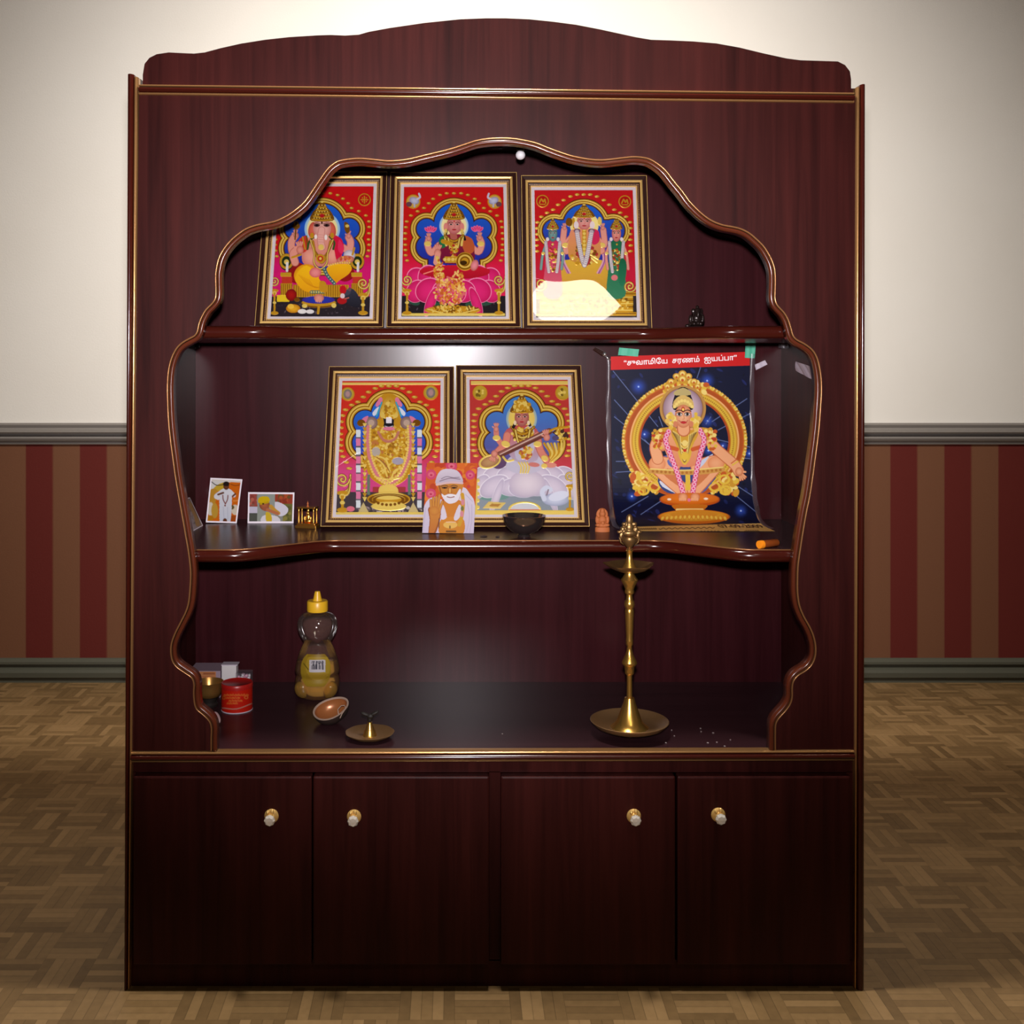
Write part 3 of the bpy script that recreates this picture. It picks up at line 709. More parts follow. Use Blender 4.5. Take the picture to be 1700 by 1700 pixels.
def art_elephant(a):
    cx = 722
    tanjore(a, cx, [(cx, 590, 222), (1005, 628, 106), (985, 835, 128)], (206, 22, 26), (214, 26, 116), 960, body=(470, 600, 974, 1050))
    drops(a, [(722, 255), (808, 258), (884, 276), (940, 314), (995, 362), (1030, 412), (1106, 444), (1180, 490), (1212, 552), (1214, 610), (1212, 676), (1208, 740), (1214, 796), (1210, 856), (1196, 916)], cx, 20, 12)
    def emb(x, y, r):
        a.ell(x, y, r * 0.62, r * 0.62, (196, 24, 26)); a.line([(x - r * .55, y), (x + r * .55, y)], r * .16, GOLD, 1, False); a.line([(x, y - r * .55), (x, y + r * .55)], r * .16, GOLD, 1, False)
        a.dots([(x + i * r * .3, y + j * r * .3) for i in (-1, 1) for j in (-1, 1)], r * .09, r * .09, GOLD, 1)
    medal(a, 1165, 325, 66, (196, 24, 26), emb); medal(a, 2 * cx - 1165, 325, 66, (196, 24, 26), emb)
    a.rect(100, 1335, 1300, 1560, (44, 36, 42)); a.scatter(60, 720, 1450, 520, 70, 6, 16, [(70, 58, 66), (96, 84, 92), (60, 46, 52)], 0, 0.4)
    # halo, cushions, throne
    a.ell(cx + 2, 630, 186, 180, (250, 240, 150), c2=(150, 200, 235)); a.ell(cx + 2, 630, 160, 156, (252, 236, 130), c2=(246, 232, 170))
    a.ell(460, 1090, 110, 110, (150, 20, 26)); a.ell(960, 1090, 100, 90, (150, 20, 26))
    for x in (350, 1090):
        a.ell(x, 975, 74, 90, (30, 50, 22)); a.ell(x, 970, 60, 68, GOLD, 0, 1, ring=22); a.ell(x, 975, 26, 26, HGOLD, 0, 1); a.line([(x + 8, 990), (x + 6, 1068)], 26, (230, 226, 226), 0, False)
        a.rect(x - 62, 1085, x + 50, 1130, (226, 176, 46), 1); a.rect(x - 50, 1130, x + 60, 1200, (196, 60, 40)); a.rect(x - 62, 1200, x + 62, 1330, GOLD, 1)
        for k in range(6): a.line([(x - 55 + 22 * k, 1210), (x - 55 + 22 * k, 1320)], 7, DGOLD, 1, False)
    a.rect(420, 1215, 1000, 1345, GOLD, 1)
    for k in range(24): a.line([(430 + 24 * k, 1220), (430 + 24 * k, 1340)], 6, DGOLD, 1, False)
    a.rect(250, 1320, 380, 1390, (236, 204, 40))
    # rear arms
    for P, hx, hy in (([(520, 800), (420, 880), (402, 770), (440, 700)], 445, 695), ([(900, 800), (1000, 850), (1020, 770), (1000, 720)], 1000, 705)):
        a.line(P, 78, SKIN2); a.line(P, 64, SKIN); hand(a, hx, hy, 30, 90)
    a.ell(452, 600, 40, 36, DGOLD, 0, 1); a.ell(452, 575, 26, 26, GOLD, 0, 1); a.line([(452, 560), (440, 740)], 14, DGOLD, 1, False)
    a.poly([(955, 560), (1000, 580), (1012, 650), (985, 680), (958, 640)], DGOLD, 1); a.ell(985, 600, 20, 16, HGOLD, 0, 1)
    # torso
    a.poly([(530, 760), (620, 710), (830, 710), (915, 760), (930, 900), (880, 1010), (560, 1010), (510, 900)], SKIN, c2=(214, 132, 118))
    a.ell(600, 920, 82, 96, (238, 172, 150), c2=(216, 134, 116)); a.ell(830, 900, 74, 100, (238, 172, 150), c2=(216, 134, 116))
    a.poly([(470, 760), (560, 700), (580, 830), (500, 880)], (206, 60, 44)); a.line([(520, 715), (545, 840)], 16, GOLD, 1, False); a.line([(560, 705), (570, 830)], 14, DGOLD, 1, False)
    a.poly([(820, 700), (920, 730), (950, 850), (880, 960), (850, 850)], (214, 22, 66)); a.poly([(900, 740), (950, 820), (930, 890), (890, 850)], (232, 50, 96))
    a.line([(640, 710), (590, 760), (570, 840)], 22, (60, 90, 40)); a.line([(800, 710), (850, 770), (840, 840)], 22, (60, 90, 40))
    # blessing hand, sweets hand
    a.line([(440, 980), (420, 890), (470, 840)], 84, SKIN2); a.line([(440, 980), (420, 890), (470, 840)], 70, SKIN); hand(a, 492, 850, 48, 95); a.line([(410, 930), (500, 900)], 22, GOLD, 1, False)
    a.ell(1008, 905, 62, 56, (226, 222, 226), c2=(170, 160, 176)); a.ell(965, 955, 92, 46, SKIN, -8, c2=SKIN2); a.scatter(18, 975, 945, 80, 30, 9, 15, [(214, 120, 60), (236, 168, 90), (196, 80, 50)], 0)
    a.line([(1060, 830), (1040, 900)], 20, GOLD, 1, False)
    # head with trunk
    for sx in (-1, 1): a.ell(cx + sx * 98, 640, 46, 84, (222, 110, 84), sx * -10, c2=(190, 70, 60)); a.ell(cx + sx * 105, 700, 20, 30, GOLD, 0, 1)
    a.ell(cx, 620, 94, 112, (236, 182, 168), c2=(206, 138, 128))
    a.line([(718, 640), (706, 720), (710, 780), (724, 822)], 74, (206, 138, 128)); a.line([(718, 640), (708, 720), (712, 780), (722, 820)], 60, (234, 178, 164))
    for y in (690, 715, 740, 765): a.line([(684, y), (742, y + 4)], 5, (212, 148, 138), 0, False)
    a.ell(656, 712, 15, 24, (248, 244, 236)); a.ell(762, 718, 15, 28, (248, 244, 236))
    for x in (668, 770): a.ell(x, 592, 32, 17, (90, 50, 50)); a.ell(x, 592, 14, 12, (20, 12, 12)); a.line([(x - 34, 578), (x, 566), (x + 34, 578)], 7, (120, 60, 55))
    a.ell(720, 566, 9, 14, (60, 20, 20))
    crown(a, 722, 335, 545, 112, 5)
    # chains
    jewels(a, 718, 745, 118, 3, 26, 190); a.line([(600, 745), (640, 880), (640, 990), (705, 1050), (770, 990), (782, 880), (836, 745)], 20, DGOLD, 1); a.line([(600, 745), (640, 880), (640, 990), (705, 1050), (770, 990), (782, 880), (836, 745)], 11, HGOLD, 1)
    a.ell(705, 940, 46, 46, GOLD, 0, 1); a.ell(705, 940, 30, 30, (200, 60, 30), 0, 0.3); a.ell(705, 940, 14, 14, HGOLD, 0, 1); a.ell(712, 822, 30, 30, HGOLD, 0, 1)
    # legs in yellow cloth
    a.poly([(770, 1040), (860, 1000), (1000, 1000), (1032, 1050), (990, 1110), (900, 1170), (850, 1205), (790, 1130)], (244, 192, 24), c2=(222, 150, 20))
    a.ell(560, 1120, 132, 122, (246, 200, 26), c2=(226, 150, 22)); a.poly([(440, 1140), (560, 1010), (690, 1150), (740, 1260), (660, 1300), (520, 1270)], (246, 200, 26), c2=(232, 166, 20))
    for k in range(5): a.line([(480 + 26 * k, 1110 + 12 * k), (560 + 20 * k, 1200 + 10 * k), (660 + 10 * k, 1240)], 5, (210, 140, 18))
    a.line([(745, 1050), (780, 1120), (850, 1200)], 36, (58, 104, 112)); a.beads([(745, 1050), (780, 1120), (850, 1200)], 8, (190, 190, 170), 0.3, 30)
    a.ell(652, 1086, 62, 52, (236, 150, 150), c2=(210, 100, 100)); a.beads([(790, 1010), (900, 985), (1010, 985)], 9, HGOLD, 1, 24)
    a.line([(610, 1290), (740, 1290)], 34, (70, 120, 110), 0, False); a.beads([(610, 1290), (740, 1290)], 9, HGOLD, 1, 26); a.poly([(700, 1180), (760, 1190), (770, 1290), (700, 1280)], GOLD, 1)
    # footstool
    a.ell(690, 1412, 178, 44, DGOLD, 0, 1); a.ell(688, 1400, 178, 40, GOLD, 0, 1); a.ell(685, 1372, 172, 40, (28, 62, 176), c2=(60, 40, 150)); a.ell(690, 1352, 52, 40, SKIN, c2=SKIN2)
    a.dots([(660, 1378), (676, 1382), (694, 1384), (712, 1382)], 7, 18, SKIN); a.line([(690, 1430), (680, 1510)], 26, GOLD, 1, False); a.ell(540, 1435, 28, 20, HGOLD, 0, 1); a.ell(845, 1430, 26, 24, HGOLD, 0, 1)
    # offerings, mouse, lamps
    a.ell(400, 1320, 58, 62, (176, 24, 20), c2=(120, 14, 14)); a.ell(420, 1462, 74, 46, (236, 180, 40), c2=(190, 120, 20)); a.ell(395, 1440, 34, 26, (246, 200, 70))
    a.ell(514, 1492, 46, 24, (238, 234, 230)); a.ell(596, 1494, 42, 22, (236, 230, 226)); a.ell(460, 1370, 30, 22, DGOLD, 0, 1)
    a.poly([(960, 1300), (1010, 1250), (1080, 1290), (1120, 1390), (1110, 1450), (1010, 1430), (965, 1370)], (58, 60, 74), c2=(34, 32, 42)); a.ell(985, 1295, 38, 30, (70, 72, 86), -30); a.ell(1010, 1262, 18, 20, (110, 80, 90))
    a.ell(940, 1265, 36, 46, (196, 24, 34)); a.ell(930, 1380, 50, 36, (180, 26, 30)); a.ell(936, 1330, 24, 26, (232, 214, 214)); a.line([(960, 1360), (1000, 1350)], 12, SKIN2, 0, False)
    lamp_stand(a, 1150, 1120, 1520, 80, 1); lamp_stand(a, 225, 1110, 1520, 66, -1)

def lotus(a, cx, top, bot, half, c1, c2, edge, core=None):
    """big many-petalled lotus seat"""
    for (dx, w, h, y, r) in ((-0.78, .24, .60, .38, -38), (0.78, .24, .60, .38, 38), (-0.52, .26, .66, .36, -22), (0.52, .26, .66, .36, 22), (-0.26, .25, .62, .34, -8), (0.26, .25, .62, .34, 8),
                           (-0.82, .26, .46, .66, -58), (0.82, .26, .46, .66, 58), (-0.55, .30, .56, .64, -30), (0.55, .30, .56, .64, 30), (-0.2, .27, .52, .66, -8), (0.22, .27, .52, .66, 8), (0.0, .28, .54, .70, 0),
                           (-0.5, .34, .22, .92, -70), (0.5, .34, .22, .92, 70)):
        x = cx + dx * half; yy = top + y * (bot - top); hh = h * (bot - top) / 2 * 1.05; ww = w * half
        a.ell(x, yy, ww * 1.03, hh * 1.03, edge, r); a.ell(x, yy + 3, ww * 0.97, hh * 0.97, c1, r, c2=c2)
def art_lotus_coins(a):
    cx = 715
    tanjore(a, cx, [(cx, 575, 205), (1000, 630, 104), (985, 820, 122)], (206, 26, 26), (222, 30, 84), 1000, body=(450, 600, 980, 1010))
    drops(a, [(715, 258), (640, 258), (570, 275), (498, 316), (452, 362), (402, 412), (335, 446), (265, 490), (222, 552), (212, 612), (206, 676), (204, 735), (206, 795), (208, 850), (210, 905), (225, 960)], cx, 21, 12)
    for sx in (-1, 1):
        x = cx + sx * 425
        a.ell(x, 345, 74, 74, GOLD, 0, 1); a.ell(x, 345, 62, 62, (222, 180, 90), 0, 0.5); a.ell(x - sx * 10, 335, 52, 36, (206, 206, 226), sx * -20, c2=(140, 140, 180)); a.line([(x - sx * 40, 320), (x - sx * 70, 300), (x - sx * 60, 262)], 20, (206, 206, 226))
        a.ell(x + sx * 44, 372, 30, 26, (110, 70, 80)); a.line([(x - sx * 10, 360), (x - sx * 14, 400)], 16, (190, 190, 214), 0, False)
    a.rect(100, 1330, 1300, 1560, (36, 30, 34)); a.scatter(40, 715, 1430, 520, 60, 6, 15, [(70, 56, 60), (100, 86, 96)], 0, 0.4)
    a.ell(300, 1395, 60, 32, (46, 84, 66), 18); a.ell(1060, 1400, 70, 30, (46, 84, 66), -14); a.ell(560, 1420, 50, 24, (40, 90, 60)); a.ell(890, 1420, 56, 24, (50, 90, 66))
    lotus(a, 710, 1000, 1425, 470, (226, 44, 124), (198, 26, 96), (250, 150, 190))
    a.ell(cx, 600, 152, 150, (250, 240, 150), c2=(170, 205, 235)); a.ell(cx, 600, 132, 132, (252, 238, 140), c2=(248, 234, 180))
    # seated figure: crossed legs in red
    a.poly([(360, 1060), (500, 1020), (700, 1010), (930, 1020), (1080, 1050), (1060, 1110), (860, 1150), (560, 1140), (400, 1110)], (206, 26, 50), c2=(176, 16, 40)); a.line([(520, 1060), (400, 1100)], 12, (250, 150, 130), 0, False)
    for P, hx, hy in (([(560, 800), (480, 880), (440, 800), (450, 740)], 452, 730), ([(880, 800), (970, 870), (1005, 790), (985, 730)], 985, 722)):
        a.line(P, 70, SKIN2); a.line(P, 58, SKIN); hand(a, hx, hy, 30, 90); a.ell(hx - (10 if hx < 700 else -10), 786, 38, 26, HGOLD, 0, 1)
    lotus_small(a, 472, 640, 52); lotus_small(a, 958, 635, 52)
    a.poly([(560, 760), (640, 690), (800, 690), (900, 740), (930, 860), (900, 980), (620, 990), (560, 880)], (150, 30, 56), c2=(110, 20, 60)); a.poly([(790, 700), (900, 730), (930, 850), (850, 900), (800, 800)], (196, 96, 50)); a.poly([(560, 740), (620, 700), (640, 800), (580, 830)], (30, 120, 70))
    a.line([(700, 640), (715, 720)], 70, SKIN2, 0, False); a.line([(640, 640), (615, 760)], 26, (30, 20, 20), 0, False); a.line([(790, 630), (830, 740)], 26, (30, 20, 20), 0, False)
    face(a, 718, 590, 80, 94, (226, 150, 140), (186, 100, 100))
    crown(a, 715, 340, 530, 100, 5)
    for sx in (-1, 1): a.ell(715 + sx * 86, 610, 22, 44, (226, 140, 130)); a.ell(715 + sx * 84, 650, 14, 22, HGOLD, 0, 1); a.line([(715 + sx * 96, 680), (715 + sx * 80, 800)], 24, HGOLD, 1, False)
    jewels(a, 715, 700, 92, 4, 34, 60); a.line([(600, 760), (690, 790)], 44, GOLD, 1, False); a.scatter(24, 715, 860, 50, 70, 10, 20, [GOLD, HGOLD, (200, 60, 50)], 1)
    a.rect(620, 920, 830, 985, GOLD, 1); a.beads([(620, 950), (830, 950)], 18, HGOLD, 1, 42)
    # pot of gold and hands
    a.ell(830, 970, 92, 96, GOLD, 0, 1); [a.ell(830, 970, r, r, HGOLD if i % 2 else DGOLD, 0, 1, ring=12) for i, r in enumerate((80, 62, 44))]; a.ell(815, 985, 38, 24, (70, 44, 12), 0, 0.5)
    hand(a, 545, 880, 46, 85); a.line([(545, 900), (530, 980)], 60, SKIN, 0, False); a.ell(930, 1010, 40, 60, (240, 150, 160), 20, c2=SKIN2); a.line([(540, 930), (560, 990)], 34, HGOLD, 1, False)
    # falling coins
    a.scatter(70, 560, 1090, 55, 130, 11, 18, [(236, 170, 60), (250, 214, 120), (206, 110, 40)], 0.7, 0.7)
    a.scatter(230, 670, 1280, 165, 150, 11, 19, [(240, 176, 70), (252, 216, 130), (214, 110, 50), (230, 120, 120)], 0.6, 0.7); a.scatter(60, 760, 1170, 60, 120, 11, 18, [(240, 176, 70), (252, 216, 130), (206, 100, 50)], 0.6, 0.7)
    a.ell(700, 1480, 290, 48, GOLD, 0, 1); a.scatter(120, 700, 1470, 270, 38, 12, 20, [GOLD, HGOLD, DGOLD], 1, 0.5); a.line([(440, 1470), (700, 1525), (970, 1470)], 12, HGOLD, 1); a.rect(170, 1512, 1250, 1536, HGOLD, 1)
    lamp_stand(a, 225, 1090, 1520, 74, -1); lamp_stand(a, 1185, 1090, 1520, 74, 1)

def standing(a, cx, y0, y1, w, skin, skin2, cloth, cloth2, crown_top, side=0):
    """standing or seated attendant with garland"""
    h = y1 - y0
    a.poly([(cx - w * .7, y0 + h * .25), (cx + w * .7, y0 + h * .25), (cx + w * .9, y0 + h * .6), (cx + w, y1), (cx - w, y1), (cx - w * .9, y0 + h * .6)], cloth, c2=cloth2)
    for sx in (-1, 1):
        a.line([(cx + sx * w * .75, y0 + h * .27), (cx + sx * w * 1.15, y0 + h * .42), (cx + sx * w * (1.35 if sx == side else 1.0), y0 + h * .62)], w * .32, skin2); a.line([(cx + sx * w * .75, y0 + h * .27), (cx + sx * w * 1.15, y0 + h * .42), (cx + sx * w * (1.35 if sx == side else 1.0), y0 + h * .62)], w * .24, skin)
        a.ell(cx + sx * w * 1.1, y0 + h * .40, w * .2, w * .18, HGOLD, 0, 1)
    a.scatter(46, cx, y0 + h * .45, w * .55, h * .2, w * .07, w * .16, [GOLD, HGOLD, (200, 60, 60), DGOLD], 0.9)
    face(a, cx, y0 + h * .12, w * .52, h * .115, skin, skin2); crown(a, cx, crown_top, y0 + h * .06, w * .62, 4)
    for sx in (-1, 1): a.ell(cx + sx * w * .6, y0 + h * .2, w * .18, w * .22, (236, 226, 226))
    garland(a, [(cx - w * .8, y0 + h * .24), (cx - w * .62, y0 + h * .5), (cx - w * .45, y0 + h * .66)], w * .3); garland(a, [(cx + w * .8, y0 + h * .24), (cx + w * .62, y0 + h * .5), (cx + w * .45, y0 + h * .66)], w * .3)
def art_trio(a):
    cx = 718
    tanjore(a, cx, [(cx, 590, 212), (1025, 650, 118)], (200, 20, 26), (206, 24, 60), 1000, body=(440, 540, 996, 1000), band=58)
    drops(a, [(718, 270), (650, 270), (580, 290), (508, 328), (450, 376), (398, 428), (335, 460), (275, 502), (234, 560), (230, 622), (232, 684), (230, 742), (226, 802), (230, 862)], cx, 24, 12)
    def emb(x, y, r): a.line([(x - r * .5, y + r * .3), (x - r * .2, y - r * .35), (x + r * .1, y + r * .1), (x + r * .35, y - r * .3), (x + r * .5, y + r * .3)], r * .2, GOLD, 1); a.line([(x - r * .4, y + r * .5), (x + r * .4, y + r * .5)], r * .14, GOLD, 1, False)
    medal(a, 288, 340, 66, (190, 20, 24), emb); medal(a, 1148, 345, 66, (190, 20, 24), emb)
    a.rect(150, 1300, 1290, 1600, (60, 44, 40))
    a.ell(724, 590, 150, 140, (250, 236, 120), c2=(246, 226, 150))
    # seated centre figure
    a.poly([(500, 960), (930, 960), (1000, 1100), (960, 1330), (480, 1330), (440, 1100)], (226, 186, 60), c2=(206, 150, 50)); a.rect(180, 1290, 1270, 1540, GOLD, 1)
    for k in range(7): a.line([(200, 1310 + 34 * k), (1260, 1310 + 34 * k)], 10, HGOLD if k % 2 else DGOLD, 1, False)
    a.scatter(200, 720, 1420, 520, 110, 10, 22, [GOLD, HGOLD, DGOLD], 1, 0.6)
    for sx in (-1, 1):
        for k, c in enumerate(((214, 130, 170), (150, 90, 150), (230, 170, 190))): a.line([(cx + sx * (215 - 14 * k), 830), (cx + sx * (225 - 10 * k), 960), (cx + sx * (170 - 14 * k), 1090)], 16, c)
        for P in ([(cx + sx * 130, 720), (cx + sx * 215, 800), (cx + sx * 205, 640)], [(cx + sx * 120, 740), (cx + sx * 190, 860), (cx + sx * 110, 840)]): a.line(P, 66, SKIN2); a.line(P, 54, SKIN)
        hand(a, cx + sx * 200, 620, 26, 90); a.ell(cx + sx * 190, 800, 36, 26, HGOLD, 0, 1); hand(a, cx + sx * 130, 830, 34, 90)
    a.ell(565, 560, 36, 46, DGOLD, 0, 1); a.line([(610, 530), (620, 620)], 26, GOLD, 1, False); a.ell(885, 550, 22, 46, HGOLD, 0, 1)
    a.poly([(570, 680), (640, 630), (800, 630), (880, 680), (870, 960), (580, 960)], (232, 150, 110), c2=(206, 150, 60)); a.poly([(790, 640), (870, 650), (880, 760), (810, 790)], (214, 40, 90))
    a.scatter(80, 720, 900, 130, 110, 10, 22, [GOLD, HGOLD, (190, 60, 60), DGOLD], 0.9); a.line([(724, 620), (724, 880)], 44, GOLD, 1, False); a.beads([(724, 640), (724, 880)], 16, HGOLD, 1, 36)
    a.line([(800, 930), (860, 980)], 20, HGOLD, 1, False); a.line([(790, 900), (870, 950)], 14, HGOLD, 1, False)
    face(a, 724, 555, 78, 84, (230, 162, 150), (196, 110, 104)); a.line([(670, 500), (780, 500)], 30, (240, 226, 226), 0, False); crown(a, 722, 370, 510, 98, 4)
    for sx in (-1, 1): a.ell(724 + sx * 84, 590, 26, 40, (236, 220, 220)); a.ell(724 + sx * 76, 650, 36, 24, (120, 80, 100))
    garland(a, [(648, 660), (670, 800), (700, 940), (726, 1010)], 40); garland(a, [(800, 660), (775, 800), (748, 940), (726, 1010)], 40)
    standing(a, 395, 590, 1330, 92, (130, 168, 160), (70, 110, 110), (206, 40, 86), (222, 110, 130), 520, -1)
    standing(a, 1060, 590, 1330, 92, (236, 160, 140), (190, 100, 90), (30, 110, 70), (60, 140, 100), 510, 1)
    a.poly([(1100, 950), (1160, 970), (1160, 1120), (1120, 1230), (1080, 1150)], (20, 104, 66), c2=(40, 130, 90)); a.ell(1040, 1140, 34, 30, (236, 130, 130))
    a.spiral(270, 1210, 72, 1.8, 22, GOLD, -1); a.spiral(1200, 1230, 66, 1.8, 22, GOLD, 1); a.rect(205, 1360, 258, 1510, (110, 84, 64)); a.rect(1235, 1330, 1280, 1500, (50, 40, 40))

def art_standing_gold(a):
    cx = 678
    tanjore(a, cx, [(cx, 515, 170), (910, 590, 112), (920, 790, 112)], (214, 52, 36), (216, 74, 140), 1000, blue=((34, 120, 216), (52, 72, 190)), body=(440, 520, 916, 960), band=70)
    drops(a, [(678, 240), (605, 240), (545, 262), (480, 298), (428, 346), (376, 394), (316, 424), (256, 470), (226, 526), (212, 586), (210, 645), (206, 705), (205, 760), (207, 815), (212, 870), (230, 925), (262, 980), (292, 1040)], cx, 28, 13)
    def emb(x, y, r): a.ell(x, y, r * .6, r * .7, (170, 150, 140), 0, 0.2, c2=(120, 110, 110)); a.ell(x, y, r * .3, r * .4, (190, 150, 150))
    medal(a, 277, 318, 66, (206, 180, 70), emb); medal(a, 1085, 305, 72, (206, 180, 70), emb)
    a.rect(205, 205, 1180, 228, HGOLD, 1)
    a.rect(150, 1270, 1200, 1480, (70, 60, 66)); a.scatter(60, 680, 1440, 500, 30, 10, 22, [(170, 150, 150), (110, 96, 100), (200, 190, 180)], 0, 0.5); a.rect(150, 1465, 1200, 1505, HGOLD, 1)
    lamp_stand(a, 225, 1060, 1460, 88, 1); a.ell(305, 1435, 40, 26, (226, 120, 140))
    # body
    a.poly([(610, 330), (740, 330), (780, 480), (800, 560), (900, 640), (900, 1000), (860, 1130), (740, 1210), (620, 1210), (500, 1130), (455, 1000), (455, 640), (570, 560), (590, 480)], GOLD, 1)
    a.scatter(520, 678, 840, 200, 330, 7, 17, [GOLD, HGOLD, (236, 196, 70), (186, 130, 40), (214, 140, 80), HGOLD], 1)
    a.poly([(600, 545), (620, 420), (678, 335), (740, 420), (760, 545)], GOLD, 1, c2=HGOLD); a.scatter(60, 680, 470, 55, 90, 9, 18, [GOLD, HGOLD, (190, 136, 40), (240, 200, 70)], 1)
    for sx in (-1, 1):
        a.poly([(678 + sx * 85, 350), (678 + sx * 130, 420), (678 + sx * 110, 440), (678 + sx * 60, 380)], (226, 130, 170)); a.poly([(678 + sx * 100, 440), (678 + sx * 160, 500), (678 + sx * 140, 530), (678 + sx * 90, 470)], (226, 230, 238)); a.line([(678 + sx * 70, 400), (678 + sx * 120, 530)], 16, (60, 170, 200), 0, False)
        a.ell(678 + sx * 172, 598, 62, 62, (176, 150, 140), 0, 0.4, c2=(130, 100, 100)); a.ell(678 + sx * 172, 598, 30, 30, (206, 180, 160), 0, 0.5); a.poly([(678 + sx * 200, 530), (678 + sx * 260, 560), (678 + sx * 230, 600)], (230, 130, 160)); a.ell(678 + sx * 270, 600, 40, 34, DGOLD, 0, 1)
    a.ell(676, 600, 58, 52, (30, 26, 34)); a.rect(650, 545, 705, 600, (238, 234, 240)); a.line([(630, 560), (645, 600)], 14, (30, 26, 34)); a.line([(640, 630), (676, 640), (715, 630)], 8, (200, 200, 210)); a.ell(676, 655, 60, 18, (226, 130, 160))
    a.ell(600, 600, 30, 40, GOLD, 0, 1); a.ell(755, 600, 30, 40, GOLD, 0, 1)
    a.ell(552, 880, 42, 46, (190, 180, 170), 0, 0.3); a.ell(765, 970, 56, 36, (176, 170, 186), 0, 0.2); a.line([(575, 690), (620, 760), (676, 780), (740, 750), (770, 690)], 26, (200, 130, 110), 0.4)
    for P in ([(540, 940), (620, 1000), (660, 1120)], [(560, 920), (650, 960), (690, 1080)], [(820, 1040), (740, 1060), (700, 1140)], [(600, 1070), (650, 1040), (690, 1000)]): a.line(P, 16, HGOLD, 1); 
    for k in range(5): a.line([(560 + 20 * k, 930 + 14 * k), (640 + 12 * k, 1000 + 20 * k)], 7, (176, 116, 60), 0.6, False)
    P = [(480, 640), (476, 800), (500, 960), (570, 1110), (678, 1190), (790, 1110), (860, 960), (884, 800), (880, 640)]
    a.line(P, 42, (216, 130, 140)); a.beads([(x + (18 if x < 678 else -18), y - 10) for x, y in P], 12, HGOLD, 1, 26); a.beads([(x - (22 if x < 678 else -22), y + 14) for x, y in P[2:-2]], 12, HGOLD, 1, 26)
    a.line([(560, 1130), (678, 1150), (800, 1130)], 16, HGOLD, 1)
    # side ropes of flowers
    for sx in (-1, 1):
        x = 678 + sx * 298
        for k, y in enumerate(range(665, 1430, 86)):
            c = ((226, 234, 236), (230, 130, 170))[k % 2]; a.rect(x - 22, y, x + 22, y + 70, c); a.rect(x - 24, y + 70, x + 24, y + 86, (110, 100, 110))
        for y in range(600, 1350, 40): a.poly([(x - sx * 62, y + 44), (x - sx * 62 - 22, y), (x - sx * 62 + 22, y)], HGOLD if (y // 40) % 2 else GOLD, 1, False)
        a.rect(x - sx * 100 - 14, 1100, x - sx * 100 + 14, 1300, (110, 130, 110))
    # base
    a.rect(520, 1220, 840, 1275, (170, 60, 60)); a.poly([(600, 1210), (740, 1210), (760, 1290), (590, 1290)], HGOLD, 1); a.ell(676, 1340, 210, 70, GOLD, 0, 1); a.ell(676, 1310, 150, 38, HGOLD, 0, 1)
    for r in (180, 140): a.ell(676, 1345, r, r * .3, DGOLD, 0, 1, ring=9)
    a.ell(676, 1410, 170, 44, HGOLD, 0, 1); a.beads([(500, 1345), (590, 1385), (676, 1396), (760, 1385), (850, 1345)], 14, DGOLD, 1, 40)
    for x in (430, 915): a.poly([(x, 1370), (x + 50, 1465), (x - 50, 1465)], (220, 200, 140), 0.7, False)

